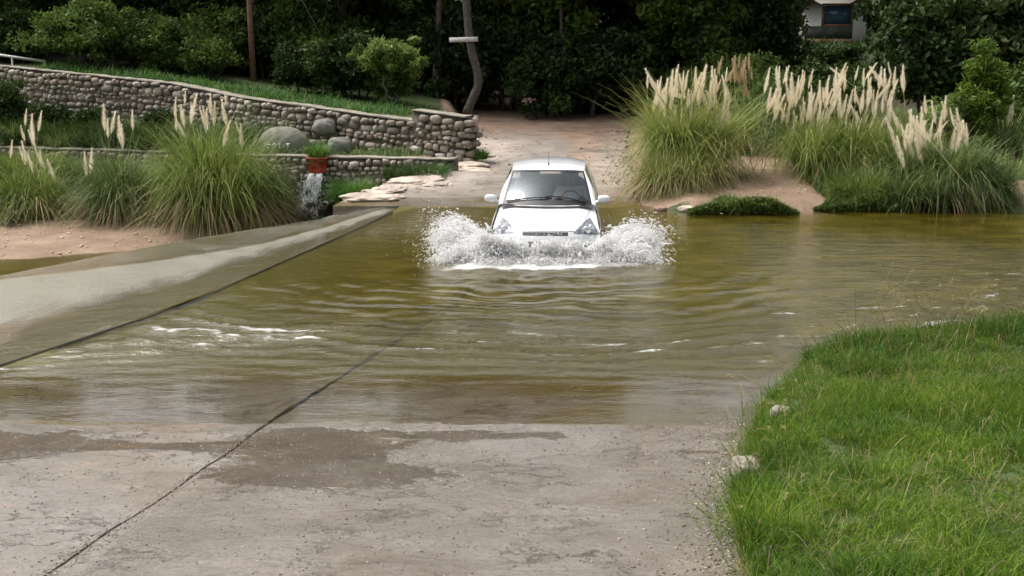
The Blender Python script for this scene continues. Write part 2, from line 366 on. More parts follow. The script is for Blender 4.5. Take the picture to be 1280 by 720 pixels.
def water_mat(name, tint=(.86, .83, .58), bscale=1.0, bstr=.42, sky_sheen=False):
    m, nt, b = newmat(name); nt.nodes.remove(b)
    P1 = pos(nt, (.55, 1.6, 1)); P2 = pos(nt, (.8, 2.4, 1))
    h = math_(nt, 'ADD', noise(nt, P1, 2.6*bscale, 3, .55, .6), math_(nt, 'MULTIPLY', noise(nt, P2, 8.5*bscale, 3, .6, .4), .45))
    h = math_(nt, 'ADD', h, math_(nt, 'MULTIPLY', noise(nt, P2, 26*bscale, 2, .6), .12))
    h = math_(nt, 'MULTIPLY', h, math_(nt, 'ADD', .16, attr(nt, 'chop')))
    N = bump(nt, h, bstr, .03)
    fr = nd(nt, 'Fresnel'); fr.inputs['IOR'].default_value = 1.5; lk(nt, N, fr.inputs['Normal'])
    tb = attr(nt, 'turb'); tr = nd(nt, 'BsdfTransparent'); lk(nt, mix(nt, tb, (.97, .955, .90), tuple(tint)), tr.inputs['Color'])
    tn = noise(nt, pos(nt, (.8, 1.2, 1)), 1.6, 7, .7, .3); tn2 = noise(nt, pos(nt, (1, 1.3, 1)), 17, 5, .75)
    td = nd(nt, 'BsdfDiffuse'); lk(nt, mix(nt, ramp(nt, tn2, [(.58, 0), (.72, .55)]), ramp(nt, tn, [(.32, (.033, .028, .003)), (.5, (.088, .069, .007)), (.68, (.165, .125, .020))]), (.34, .29, .11)), td.inputs['Color'])
    tm = nd(nt, 'MixShader'); lk(nt, math_(nt, 'MULTIPLY', tb, .52), tm.inputs[0]); lk(nt, tr.outputs[0], tm.inputs[1]); lk(nt, td.outputs[0], tm.inputs[2]); tr = tm
    gl = nd(nt, 'BsdfGlossy'); gl.inputs['Roughness'].default_value = .03; lk(nt, N, gl.inputs['Normal'])
    gl.inputs['Color'].default_value = (1, 1, 1, 1)
    ms = nd(nt, 'MixShader'); lk(nt, fr.outputs[0], ms.inputs[0]); lk(nt, tr.outputs[0], ms.inputs[1]); lk(nt, gl.outputs[0], ms.inputs[2])
    # aerated water, and sky glints on wave crests painted the same white
    fn = noise(nt, pos(nt, (.6, 1.8, 1)), 14, 8, .75, .6)
    fm = math_(nt, 'ADD', attr(nt, 'foam_glint'), math_(nt, 'MULTIPLY', math_(nt, 'SUBTRACT', fn, .5), 1.5))
    fm = ramp(nt, fm, [(.46, 0), (.95, .92)])
    df = nd(nt, 'BsdfPrincipled'); df.inputs['Base Color'].default_value = (.86, .87, .86, 1); df.inputs['Roughness'].default_value = .45
    lk(nt, bump(nt, fn, .6, .04), df.inputs['Normal'])
    m2 = nd(nt, 'MixShader'); lk(nt, fm, m2.inputs[0]); lk(nt, ms.outputs[0], m2.inputs[1]); lk(nt, df.outputs[0], m2.inputs[2])
    if sky_sheen:      # sky sheen on the thin apron water, painted as diffuse grey-beige
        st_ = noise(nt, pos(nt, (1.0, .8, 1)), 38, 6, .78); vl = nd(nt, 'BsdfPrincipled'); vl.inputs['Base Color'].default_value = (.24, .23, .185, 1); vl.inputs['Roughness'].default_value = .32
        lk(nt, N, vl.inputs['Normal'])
        vm = math_(nt, 'ADD', attr(nt, 'sky_sheen'), math_(nt, 'MULTIPLY', math_(nt, 'SUBTRACT', st_, .5), 2.0)); vm = math_(nt, 'MULTIPLY', ramp(nt, vm, [(.25, 0), (.85, .88)]), math_(nt, 'GREATER_THAN', attr(nt, 'sky_sheen'), .02))
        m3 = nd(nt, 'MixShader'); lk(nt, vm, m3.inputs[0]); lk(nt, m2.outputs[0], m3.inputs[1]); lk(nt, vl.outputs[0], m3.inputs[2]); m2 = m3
    lk(nt, m2.outputs[0], nt.nodes['Material Output'].inputs['Surface'])
    return m
def stone_mat(name, cols, obj=False):
    m, nt, b = newmat(name)
    r = nd(nt, 'NewGeometry').outputs['Random Per Island']
    n = noise(nt, pos(nt, obj=obj), 14, 6, .7); n1 = noise(nt, pos(nt, obj=obj), 2.0, 4)
    c = ramp(nt, r, [(i/(len(cols)-1), c) for i, c in enumerate(cols)])
    c = mix(nt, ramp(nt, n, [(.35, .6), (.6, 0)]), c, mix(nt, 1.0, c, (.45, .42, .38), 'MULTIPLY'))
    c = mix(nt, ramp(nt, n1, [(.5, 0), (.68, .6)]), c, (.045, .05, .028))
    lk(nt, c, b.inputs['Base Color']); b.inputs['Roughness'].default_value = .8
    lk(nt, bump(nt, n, .5, .02), b.inputs['Normal'])
    return m
M = {}
M['ground'] = terrain_mat(); M['concrete'] = concrete_mat()
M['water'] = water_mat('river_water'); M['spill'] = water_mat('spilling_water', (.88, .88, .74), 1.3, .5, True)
M['cobble'] = stone_mat('cobble', [(.26, .23, .19), (.42, .37, .305), (.17, .15, .125), (.44, .345, .275), (.33, .31, .275), (.54, .49, .42), (.23, .195, .15), (.38, .34, .285)])
M['mortar'] = simple('mortar', (.10, .087, .068), .95, nscale=6, var=.5, bmp=.5)
M['coping'] = simple('pale_coping', (.24, .215, .175), .9, nscale=5, var=.35, bmp=.4)
M['rock'] = stone_mat('rock', [(.30, .27, .23), (.34, .30, .26)], True)
M['palerock'] = simple('pale_rock', (.50, .42, .35), .8, nscale=5, var=.3, bmp=.6)
M['kerb'] = simple('kerb_concrete', (.27, .235, .195), .85, nscale=9, var=.4, bmp=.6)
M['shoulder'] = simple('shoulder_rock', (.40, .335, .28), .9, nscale=3.5, var=.45, bmp=1.0)
M['redrock'] = simple('red_rock', (.27, .17, .125), .75, nscale=4, var=.4, bmp=.6)
M['darkrock'] = simple('wet_dark_rock', (.022, .018, .015), .35, nscale=5, var=.5, bmp=.7)
M['greyrock'] = simple('grey_boulder', (.155, .155, .13), .85, nscale=7, var=.35, bmp=.5)
M['bark'] = simple('bark', (.075, .06, .045), .9, nscale=9, var=.5, bmp=.8)
M['palebark'] = simple('pale_bark', (.085, .073, .058), .9, nscale=9, var=.5, bmp=.8)
M['pole'] = simple('pole_wood', (.17, .095, .06), .85, nscale=7, var=.35, bmp=.5)

# ------------------------------------------------------------------ terrain
def axis(parts):
    a = [np.arange(p0, p1, s) for p0, p1, s in parts]; return np.concatenate(a+[[parts[-1][1]]])
gx = axis([(-140, -40, 8), (-40, -18, .8), (-18, .6, .16), (.6, 4.2, .06), (4.2, 14, .16), (14, 40, .7), (40, 140, 8)])
gy = axis([(-30, -4, 3), (-4, 4.4, .25), (4.4, 12.4, .07), (12.4, 20, .3), (20, 36, .16), (36, 64, .7), (64, 200, 5)])
X, Y = np.meshgrid(gx, gy); Z = terrain_z(X, Y)
def gridfaces(a, b):
    i = np.arange(a*b).reshape(a, b); return np.stack([i[:-1, :-1], i[:-1, 1:], i[1:, 1:], i[1:, :-1]], -1).reshape(-1, 4)
sp = sdist(POOL, X, Y); ss = sdist(STREAM, X, Y)
bed = np.clip((sp+.02)/.25, 0, 1)+np.clip((ss-.1)/.3, 0, 1)*.8
nz = fbm(X*.6, Y*.6, 21)
sandA = smooth01((1-np.abs(X-5.0)/2.2)*2)*smooth01((25.9+nz*2-Y)/1.2)*(Y > 19)+smooth01((X-9.3)/.8)*smooth01((23.4+nz*2-Y)/1)*(Y > 19)
sandB = (X < -3.5)*smooth01((24.3+nz*1.2-Y+np.clip(-X-9, 0, 5)*.08)/.35)*(Y > 16)
sandR = smooth01((1.3-np.abs(X-np.where(X < 0, pl(Y, ROADL), pl(Y, ROADR))))/1.0)*(Y > 21.3)*(Y < 36)
sandN = smooth01((pl(Y, GEDGE)+.25-X)/.2)*(Y < 12)
sand = np.clip(sandA+sandB+sandR+sandN, 0, 1)
green = np.clip(smooth01((37-Y+nz*6)/2)*1.0, 0, 1)*(1-sand)+.6*smooth01((X-12)/3)*smooth01((Y-52)/4)
mk('ground', np.stack([X, Y, Z], -1).reshape(-1, 3), gridfaces(*X.shape), M['ground'], smooth=True,
   attrs={'sand': sand, 'green': np.clip(green, 0, 1), 'bed': np.clip(bed, 0, 1)})['kind'] = 'structure'

# ------------------------------------------------------------------ concrete slabs
def slab(name, rows, x0f, x1f, ncol, zf, thick=.25, algae=None, dirt=None, wet=None, puddle=None, namp=.012, bleach=None):
    Yr = np.asarray(rows); t = np.linspace(0, 1, ncol)
    x0 = x0f(Yr)[:, None]; x1 = x1f(Yr)[:, None]
    X = x0+(x1-x0)*t; Yg = np.broadcast_to(Yr[:, None], X.shape)
    Z = zf(X, Yg)+fbm(X*.8, Yg*1.6, 33)*namp*2+fbm(X*4, Yg*6, 35, 3)*namp*.5
    V = np.stack([X, Yg, Z], -1); a, b = X.shape
    Fc = [gridfaces(a, b)]
    idx = np.arange(a*b).reshape(a, b)
    loop = np.concatenate([idx[0, :], idx[1:, -1], idx[-1, -2::-1], idx[-2:0:-1, 0]])
    low = V.reshape(-1, 3)[loop].copy(); low[:, 2] -= thick
    n = len(loop); L = a*b+np.arange(n)
    Fc.append(np.stack([loop, L, np.roll(L, -1), np.roll(loop, -1)], -1))
    VV = np.concatenate([V.reshape(-1, 3), low])
    ext = lambda f: np.concatenate([(f(X, Yg) if f else np.zeros_like(X)).ravel(), np.zeros(n)])
    o = mk(name, VV, Fc, M['concrete'], smooth=True, attrs={'algae': ext(algae), 'dirt': ext(dirt), 'wet': ext(wet), 'puddle': ext(puddle), 'bleach': ext(bleach)})
    sharp(o, 50)
    tag(o, kind='structure'); return o
rows = np.concatenate([np.arange(-3, 5, .2), np.arange(5, 22.21, .05)])
f_alg = lambda x, y: np.where(y < 8.95, 0, np.clip(.28+.9*(vn(x*.9+3, y*.8, 47)-.45)*smooth01((y-8.9)/.3)+.95*smooth01((y-10.1+.8*fbm(x*.7, y*.7, 43))/1.4), .0, 1))*smooth01((21.9-y)/.5)
f_dirt = lambda x, y: np.clip(.30*smooth01((pl(y, JOINT)-x)/.6)+.25*smooth01((6.3-y)/1)+.25*smooth01((x-1.0)/.7), 0, 1)*(y < 9)+.35*smooth01((y-20.8)/.6)
f_wet = lambda x, y: np.clip(.55+.35*smooth01((x-pl(y, JOINT))/.3)-.25*smooth01((6.2-y)/1)+.5*smooth01((y-8.6)/.4), 0, 1)
def f_pud(x, y):
    g = lambda cx, cy, rx, ry: np.exp(-(((x-cx)/rx)**2+((y-cy)/ry)**2))
    p = .80*g(-4.0, 8.3, 1.0, .62)+.66*g(-1.5, 8.0, 1.0, .85)+.45*g(-1.75, 8.55, .5, .4)+.66*g(-.1, 8.6, .9, .25)+.66*g(1.3, 8.15, .45, .16)+.52*g(-1.2, 7.5, .9, .40)+.46*g(-.3, 6.6, 1.1, .45)+.45*g(-2.6, 8.3, .9, .14)+.44*g(.5, 7.3, .8, .2)
    return np.where(y < 9.3, np.clip(p, 0, .8)+.1*smooth01((y-8.3)/.6), 0)
crest = lambda y: pl(y, CREST)
jnt = lambda y: pl(y, JOINT)+fbm(y*1.7, y*0+3, 41)*.05
gap = lambda y, k: (.009+.013*smooth01((y-8.6)/.8)+.014*smooth01((y-10.5)/2))*(.75+1.0*vn(y*4, y*0+k, k))
slab('road_slab', rows, crest, lambda y: jnt(y)-gap(y, 3), 110, ford_z, algae=f_alg, dirt=f_dirt, wet=f_wet, puddle=f_pud)
slab('road_slab', rows, lambda y: jnt(y)+gap(y, 5), lambda y: pl(y, RIGHT)+fbm(y*2.3, y*0, 44)*.25*(y < 9.6), 130, ford_z, algae=f_alg, dirt=f_dirt, wet=f_wet, puddle=f_pud)
jb = MB(); P = [[(jnt(np.array([y]))[0]+s*.06, y, float(ford_z(np.array([0.]), np.array([y]))[0])-(.012+.05*float(smooth01((y-7.8)/1.2)))) for s in (-1, 1)] for y in np.arange(-3, 22, .25)]
jb.grid(P); cs_ = MB(); yy_ = np.arange(9.6, 21, .06); wv = .002+.007*vn(yy_*5, yy_*0, 45); xo = pl(yy_, CREST)+.02*fbm(yy_*2, yy_*0, 46)
cs_.grid([[(x-w_*s_, y, float(ford_z(np.array([x]), np.array([y]))[0])+h) for s_, h in ((1, -.05), (.7, .026), (-.7, .026), (-1, -.05))] for x, y, w_ in zip(xo, yy_, wv)])
tag(cs_.build('crest_joint', simple('crest_joint', (.06, .056, .028), .4, nscale=9, var=.6, bmp=.5)), kind='structure')
tag(jb.build('road_joint_filler', simple('joint_silt', (.09, .072, .052), .5, nscale=9, var=.6, bmp=.5)), kind='structure')
rows2 = np.concatenate([np.arange(21.68, 34, .07), np.arange(34, 42, .3)])
def far_dirt(x, y):
    c = (pl(y, ROADL)+pl(y, ROADR))/2
    d = .22+.35*smooth01((y-29.3)/3)+.25*np.exp(-((x-c-.9)/.5)**2)+.15*smooth01((x-c)/1.0)
    d = d-.45*smooth01((c-.5-x)/1.2)*smooth01((32-y)/2)
    return np.clip(d+.35*smooth01((y-32.4)/1.2), 0, 1)
def farz(x, y):
    s = .05*smooth01((y-27.9)/.15)*smooth01((28.7-y)/.6)+.04*smooth01((y-25.2-.15*x)/.1)*smooth01((26-y)/.6)
    return road_z(y)+s+.10*fbm(x*.9, y*.9, 71, 3)*smooth01((y-22.3)/1.5)
slab('road', rows2, lambda y: pl(y, ROADL)+fbm(y*1.3, y*0, 51)*.35, lambda y: pl(y, ROADR)+fbm(y*1.1, y*0+9, 52)*.5, 90, farz, dirt=far_dirt,
     bleach=lambda x, y: np.clip(.9*smooth01((pl(y, ROADL)+2.0-x)/1.6)*smooth01((32-y)/2)+.45*np.exp(-((x-2.3)/.5)**2)*smooth01((29-y)/2)+.15, 0, 1)*smooth01((y-22.6)/1.2),
     wet=lambda x, y: .95*smooth01((23.2-y)/1.2)+.1*smooth01((30-y)/2), algae=lambda x, y: .35*smooth01((22.6-y)/.6), namp=.03)
# apron (spillway)
S, T = np.meshgrid(np.linspace(0, 1, 260), np.linspace(0, 1, 90), indexing='ij')
ax_, ay_, az_ = apron_pt(S, T)
V = np.stack([ax_, ay_, az_+fbm(ax_*.8, ay_*.8, 61)*.02], -1); a, b = S.shape
low = V[:, -1].copy(); low[:, 2] -= .6; lowin = V[:, 0].copy(); lowin[:, 2] -= .3
idx = np.arange(a*b).reshape(a, b); n0 = a*b
Fc = [gridfaces(a, b), np.stack([idx[:-1, -1], idx[1:, -1], n0+np.arange(1, a), n0+np.arange(a-1)], -1)]
apal = np.clip(.62-.5*np.exp(-((T-.55-.12*np.sin(S*9))/.16)**2), 0, 1)  # algae eased off in a middle band, painting pale sky sheen there
mk('spillway_apron', np.concatenate([V.reshape(-1, 3), low]), Fc, M['concrete'], smooth=True,
   attrs={'algae': np.concatenate([apal.ravel(), np.full(a, .3)]), 'dirt': np.zeros(a*b+a), 'wet': np.ones(a*b+a), 'puddle': np.zeros(a*b+a)})['kind'] = 'structure'

# ------------------------------------------------------------------ water
CARX, CARY, YAW = .488, 16.37, .059
def terrain_or_bed(x, y): return np.where(x < pl(y, RIGHT), ford_z(x, y), terrain_z(x, y))
def pool_water():
    Yr = np.concatenate([np.arange(8.6, 18, .04), np.arange(18, 22.4, .08)])
    t1 = np.linspace(0, 1, 240, endpoint=False); t2 = np.linspace(0, 1, 110, endpoint=False); t3 = np.linspace(0, 1, 12)
    xc = pl(Yr, CREST)[:, None]
    X = np.concatenate([xc+(3.5-xc)*t1, 3.5+10.5*t2+0*xc, 14+46*t3+0*xc], 1); Y = np.broadcast_to(Yr[:, None], X.shape)
    r = np.hypot((X-CARX+.1)/1.5, (Y-15.6)); ahead = smooth01((15.9-Y)/1.0)
    ang = fbm(X*1.1, Y*1.1, 81)*2.2
    w1 = np.sin(2*np.pi*(r/.42+ang)); z = .008*np.exp(-((r-2.6)/1.8)**2)*w1*ahead
    w2 = (np.exp(np.sin(2*np.pi*(r/.36+ang*.9))*1.2)-1)/2.0; z += .017*np.exp(-((r-4.2)/.8)**2)*w2*ahead
    z += .012*np.exp(-((r-.6)/.5)**2)*(1+fbm(X*5, Y*5, 83)*3)
    wu = np.clip((X+4.6)/3.1, 0, 1); lw = smooth01((X-xc)/.15)*smooth01((1-wu)/.3)*np.exp(-((Y-(11.15+1.15*wu))/(.10+.62*(1-wu)**.8))**2)
    z += lw*.014*np.sin(2*np.pi*((Y-.25*X)/.33+ang))
    z += .004*fbm(X*1.5, Y*4, 85)*2*smooth01((X-1)/2)+.003*fbm(X*4, Y*9, 86)*2
    z += .004*np.sin(2*np.pi*((Y+.04*X)/.30+ang*.7))*np.exp(-((Y-10.6)/.7)**2)
    for k_, (yc, cf) in enumerate(((9.75, .03), (10.15, .03), (10.5, .04), (10.9, .05))):
        z += .007*np.exp(-((Y-yc-.12*np.sin(X*1.1+k_)+cf*X*X)/.05)**2)*smooth01((X+2.5)/1.5)
    z = z*(.12*smooth01((Y-8.9)/.8)+.88*smooth01((Y-10.0)/1.1))
    edge = smooth01((X-xc)/.35)
    z = z*edge-.012*(1-edge)
    foam_glint = (.62+.5*vn(X*3, Y*3, 84))*np.exp(-(np.maximum(np.abs(X-CARX)-1.0, 0)/.55)**2-(np.maximum(np.abs(Y-16.0-.35*fbm(X*2.2, Y*1.0, 60)*2)-.32, 0)/.22)**2)
    foam_glint += .6*np.exp(-(np.abs(X-CARX-.2-np.sign(X-CARX)*(1.25+(Y-16.4)*.28))/.35)**2)*smooth01((Y-16)/.4)*smooth01((19.5-Y)/2)
    w3 = np.clip(np.sin(2*np.pi*((Y-.25*X)/.33+ang)), 0, 1)
    foam_glint += lw**.6*(.14+.20*w3*vn(X*2.5, Y*9, 87)+.08*vn(X*1.1, Y*5, 82))  # sky reflected off the left waves, painted in as white
    cr = np.exp(-((r-4.25+fbm(X*.8, Y*.8, 88)*.9)/.22)**2)*ahead
    foam_glint += np.exp(-((r-4.3)/.7)**2)*(.17+.52*np.clip(w2, 0, 1)**2*vn(X*3, Y*6, 89))*ahead+.10*np.exp(-((r-1.5)/1.8)**2)*ahead+.34*np.exp(-((r-2.7)/1.1)**2)*np.clip(w1, 0, 1)**2*ahead*vn(X*3, Y*7, 99)  # bright highlights on the bow-ring crests, painted as white
    foam_glint += .36*np.exp(-((Y-10.15-.12*np.sin(X*1.1)-.10*X+.03*X*X)/.025)**2)*smooth01((X+1.5)/1)*smooth01((2.6-X)/1)
    foam_glint += .38*np.exp(-((Y-10.5-.10*np.sin(X*.9+1)+.04*X*X)/.03)**2)*smooth01((X+1.)/1)*smooth01((2.6-X)/1)
    foam_glint += .34*np.exp(-((Y-10.62+(X+4)*.02)/.05)**2)*smooth01((-2.6-X)/.8)
    foam_glint += .36*np.exp(-((X-xc)/.12)**2)*smooth01((12.5-Y)/1.5)
    for fx, fy, lx in ((4.9, 18.6, .28), (4.4, 13.2, .8), (3.2, 12.9, .5), (7.4, 15.2, 1.1), (2.5, 17.6, .3), (5.2, 17, .4), (6.5, 18.6, .25), (2.5, 10.9, .25)):
        foam_glint += (.46 if lx > .5 else .52)*np.exp(-((X-fx)/lx)**2-((Y-fy-.04*np.sin((X-fx)*5))/.045)**2)*(.55+.7*vn(X*6, Y*9, 98))
    chop = .42-.26*np.exp(-((X-CARX)/1.6)**2-((Y-14.6)/1.7)**2)+1.3*np.exp(-((r-4.0)/1.0)**2)+2.4*lw+.9*smooth01((X-2)/2)*smooth01((19-Y)/3)+1.0*np.exp(-((Y-10.8)/.7)**2)
    chop *= (.06+.94*smooth01((Y-10.0)/1.1))
    mk('river_water', np.stack([X, Y, z], -1).reshape(-1, 3), gridfaces(*X.shape), M['water'], smooth=True, attrs={'foam_glint': foam_glint, 'chop': chop, 'turb': np.clip((-terrain_or_bed(X, Y)-.045+.05*fbm(X*.8, Y*1.2, 48))/.22, 0, 1)})['kind'] = 'structure'
pool_water()
x_, y_, z_ = apron_pt(S, T, .018)
strk = fbm(S*60+T*2.2, T*5, 91, 4)
z_ = z_+strk*.012*smooth01(T/.2)-.0*T
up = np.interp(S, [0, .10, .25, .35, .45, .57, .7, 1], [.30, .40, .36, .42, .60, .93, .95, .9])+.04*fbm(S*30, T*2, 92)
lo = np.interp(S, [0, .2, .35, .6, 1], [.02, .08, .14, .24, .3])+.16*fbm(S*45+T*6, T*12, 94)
sky_sheen = smooth01((S-.01)/.09)*smooth01((up-T)/.07)*smooth01((T-lo+.06)/.22)*(.56+.30*vn(S*60, T*5, 93))+.14+.34*vn(S*40, T*4, 97)*smooth01((T-up)/.05)  # extent of the painted sheen band across the apron
foam_glint = .45*np.exp(-((T-.02)/.02)**2)*smooth01((S-.52)/.05)*vn(S*50, T*5, 91)*1.4+.33*np.exp(-((T-.985)/.012)**2)*vn(S*80, T*2, 96)+.10*vn(S*120, T*6, 95)
mk('spilling_water', np.stack([x_, y_, z_], -1).reshape(-1, 3), gridfaces(*S.shape), M['spill'], smooth=True, attrs={'foam_glint': foam_glint, 'chop': 2.0+1.0*T, 'sky_sheen': sky_sheen, 'turb': T*0+.15})['kind'] = 'structure'
g = np.linspace(0, 1, 60); A, B = np.meshgrid(-60+57.5*g**.5, np.linspace(-3, 26, 120))
mk('stream_water', np.stack([A, B, -.955+fbm(A*2, B*3, 96)*.01], -1).reshape(-1, 3), gridfaces(*A.shape), M['water'], smooth=True,
   attrs={'foam_glint': A*0, 'chop': A*0+.3, 'turb': A*0+.6})['kind'] = 'structure'

def grit(name, label, n, xf, yr, zf, smin, smax, mat, seed):
    r = np.random.default_rng(seed); y = r.uniform(*yr, n); x = xf(y, r)
    bm = bmesh.new(); bmesh.ops.create_icosphere(bm, subdivisions=1, radius=1)
    V0 = np.array([v.co[:] for v in bm.verts]); F0 = np.array([[v.index for v in f.verts] for f in bm.faces]); bm.free()
    s_ = smin*(smax/smin)**(r.random(n)**2.2); a = r.uniform(0, 6.28, n); el = r.uniform(.6, 1, n)
    W = V0[None]*(s_[:, None, None]*np.stack([np.ones(n), el, el*.6], -1)[:, None]); W = W*(1+.25*(r.random((n, len(V0), 1))-.5))
    c, s2 = np.cos(a)[:, None], np.sin(a)[:, None]; Q = np.stack([W[..., 0]*c-W[..., 1]*s2+x[:, None], W[..., 0]*s2+W[..., 1]*c+y[:, None], W[..., 2]+(zf(x, y)+s_*.2)[:, None]], -1)
    Fc = (np.arange(n)[:, None, None]*len(V0)+F0[None]).reshape(-1, 3)
    return tag(mk(name, Q.reshape(-1, 3), Fc, mat), label, 'gravel', kind='stuff')
slz = lambda x, y: ford_z(x, y)+fbm(x*.8, y*1.6, 33)*.024+fbm(x*4, y*6, 35, 3)*.006
GR = stone_mat('grit', [(.10, .075, .055), (.22, .17, .13), (.50, .45, .39), (.15, .11, .08), (.34, .28, .23)])
grit('gravel', 'fine grit and small stones lying on the near concrete', 9000, lambda y, r: r.uniform(-4.6, 1.9, len(y)), (4.8, 9.0), slz, .0022, .011, GR, 71)
grit('gravel', 'gravel gathered along the grass edge of the near concrete', 2600, lambda y, r: pl(y, GEDGE)+.08-r.exponential(.14, len(y)), (4.8, 9.2), slz, .003, .016, GR, 72)
grit('gravel', 'gravel and silt gathered along the joint of the near concrete', 1800, lambda y, r: pl(y, JOINT)+r.normal(0, .05, len(y)), (4.8, 9.2), slz, .0025, .010, GR, 73)
grit('gravel', 'loose stones along the edges of the far road', 1500, lambda y, r: np.where(r.random(len(y)) < .5, pl(y, ROADL)+r.exponential(.3, len(y)), pl(y, ROADR)-r.exponential(.3, len(y))), (22.4, 33), lambda x, y: road_z(y)+.10*fbm(x*.9, y*.9, 71, 3), .01, .05, GR, 74)
grit('gravel', 'stones strewn over the left sandy bank', 500, lambda y, r: r.uniform(-12, -5.5, len(y)), (21.3, 24.6), terrain_z, .01, .05, M['palerock'], 75)
grit('gravel', 'stones strewn over the right sandy bank', 350, lambda y, r: r.uniform(3.2, 7, len(y)), (21.0, 25.5), terrain_z, .01, .04, M['palerock'], 76)

# ------------------------------------------------------------------ rocks and walls
_ico = {}
def ico(sub):
    if sub not in _ico:
        bm = bmesh.new(); bmesh.ops.create_icosphere(bm, subdivisions=sub, radius=1)
        _ico[sub] = (np.array([v.co[:] for v in bm.verts]), np.array([[v.index for v in f.verts] for f in bm.faces])); bm.free()
    return _ico[sub]
def rockV(sub, size, seed, power=.8, amp=.18):
    V, Fc = ico(sub); r = np.random.default_rng(seed)
    W = np.sign(V)*np.abs(V)**power
    W = W/np.abs(W).max()
    o = r.random(3)*50
    n = fbm(V[:, 0]*1.3+o[0], V[:, 1]*1.3+V[:, 2]*1.7+o[1], seed % 7)+fbm(V[:, 2]*3+o[2], V[:, 0]*3-V[:, 1]*2+o[0], 3)*.4
    W = W*(1+amp*2*n)[:, None]
    return W*np.array(size), Fc
def rock(name, label, loc, size, mat, seed=1, rz=0, cat='rock', sub=4, power=.8, amp=.18, group=None):
    V, Fc = rockV(sub, size, seed, power, amp)
    o = mk(name, V, Fc, mat, smooth=True); o.location = loc; o.rotation_euler = (0, 0, rz)
    return tag(o, label, cat, group)

def stone_wall(label, pts, zb, zt, thick=.34, hrow=(.10, .21), seed=0, coping=True, wmul=1.35):
    """pts: polyline (x,y) left to right, face towards the camera; zb/zt functions of x"""
    r = np.random.default_rng(seed)
    pts = np.array(pts, float); seg = np.hypot(*np.diff(pts, axis=0).T); cum = np.concatenate([[0], np.cumsum(seg)]); L = cum[-1]
    c = pts[len(pts)//2]; root = empty('stone_wall', (c[0], c[1], float(zb(c[0]))))
    tag(root, label, 'wall')
    o0 = np.array([c[0], c[1], float(zb(c[0]))])
    def P(s):
        x = np.interp(s, cum, pts[:, 0]); y = np.interp(s, cum, pts[:, 1]); i = min(np.searchsorted(cum, s, 'right')-1, len(seg)-1)
        d = (pts[i+1]-pts[i])/seg[i]; return np.array([x, y]), d, np.array([d[1], -d[0]])   # normal to the camera side
    mb = MB(); n = max(2, int(L/.4)); G = []
    for s in np.linspace(0, L, n):
        p, d, nn = P(s); b0, t0 = zb(p[0])-.35, zt(p[0])
        G.append([(*(p-nn*0), b0), (*(p-nn*0), t0), (*(p-nn*thick), t0), (*(p-nn*thick), b0)])
    G = np.array(G)-o0; mb.grid(G, 1, wrap=True)
    k = 0
    for e in (0, -1): mb.add(G[e], [(0, 1, 2, 3)], 1)
    tmax = max(zt(x)-zb(x) for x in np.linspace(pts[0, 0], pts[-1, 0], 20)); d0 = .03
    SV = [rockV(2, (1, 1, 1), q+seed*31, r.uniform(.5, .85), .30) for q in range(14)]; F0 = SV[0][1]
    depth = d0
    while depth < tmax+.1:
        hh = r.uniform(*hrow); s = r.uniform(0, .2); ph = r.uniform(0, 6)
        while s < L:
            ww = hh*r.uniform(.65, 1.9)*wmul*.85; p, d, nn = P(min(s+ww/2, L)); zc = zt(p[0])-depth-hh/2+.028*math.sin(s*2.3+ph)+.02*math.sin(s*6.1+ph*2)
            if zc > zb(p[0])-.1 and s+ww < L+.1:
                W = SV[r.integers(14)][0]*np.array([r.choice([-1, 1]), 1, r.choice([-1, 1])])
                a = r.uniform(-.25, .25); W2 = W.copy()
                W2[:, 0] = W[:, 0]*math.cos(a)-W[:, 2]*math.sin(a); W2[:, 2] = W[:, 0]*math.sin(a)+W[:, 2]*math.cos(a)
                W2 *= (ww*.5*.92, .12, hh*.5*r.uniform(.74, 1.12))
                off = r.uniform(-.04, .05)
                q = np.empty_like(W2); q[:, 0] = p[0]+W2[:, 0]*d[0]-(W2[:, 1]-off)*-nn[0]; q[:, 1] = p[1]+W2[:, 0]*d[1]+(W2[:, 1]+off)*nn[1]; q[:, 2] = zc+W2[:, 2]+r.uniform(-.015, .015)
                mb.add(q-o0, F0, 0)
            s += ww*1.0
        depth += hh*.97
    # end face stones at the road end
    mb.build('stonework', [M['cobble'], M['mortar']], root)
    if coping:
        cb = MB(); G = []
        for s in np.linspace(0, L, n*2):
            p, d, nn = P(s); t0 = zt(p[0])+.002; w1 = .05+.02*r.random(); h = .01+.03*r.random()
            G.append([(*(p+nn*w1), t0), (*(p+nn*w1), t0+h), (*(p-nn*(thick+.02)), t0+h), (*(p-nn*(thick+.02)), t0)])
        G = np.array(G)-o0; cb.grid(G, 0, wrap=True); cb.add(G[0], [(0, 1, 2, 3)]); cb.add(G[-1], [(0, 1, 2, 3)])
        sharp(cb.build('coping', M['coping'], root), 40)
    return root
stone_wall('long cobblestone retaining wall climbing to the left below the wood', UWALL[:-1]+[(-2.33, 27.45)], lambda x: .47+0*x, utop, seed=2)
stone_wall('short raised block of cobblestone wall standing at the edge of the road', [(-2.42, 27.42), (-0.99, 26.85), (-0.86, 27.27)], lambda x: .38+0*x, lambda x: np.interp(x, [-2.42, -0.99], [1.50, 1.35]), seed=5, thick=.45)
stone_wall('low cobblestone wall under the terrace with the red spout, above the stream', LWALL, lambda x: np.interp(x, [-9, -5, -2.2, -1.3], [-.55, -1.05, -.1, .2]), lambda x: .5+0*x, seed=8, hrow=(.10, .17), wmul=1.2)

bo = rock('boulder', 'big smooth grey boulder with faded white paint strokes on the terrace', (at(355, 192, Y=27.4)[0], 27.4, .66), (.62, .45, .46), M['greyrock'], 11, cat='boulder', power=.95, amp=.06)
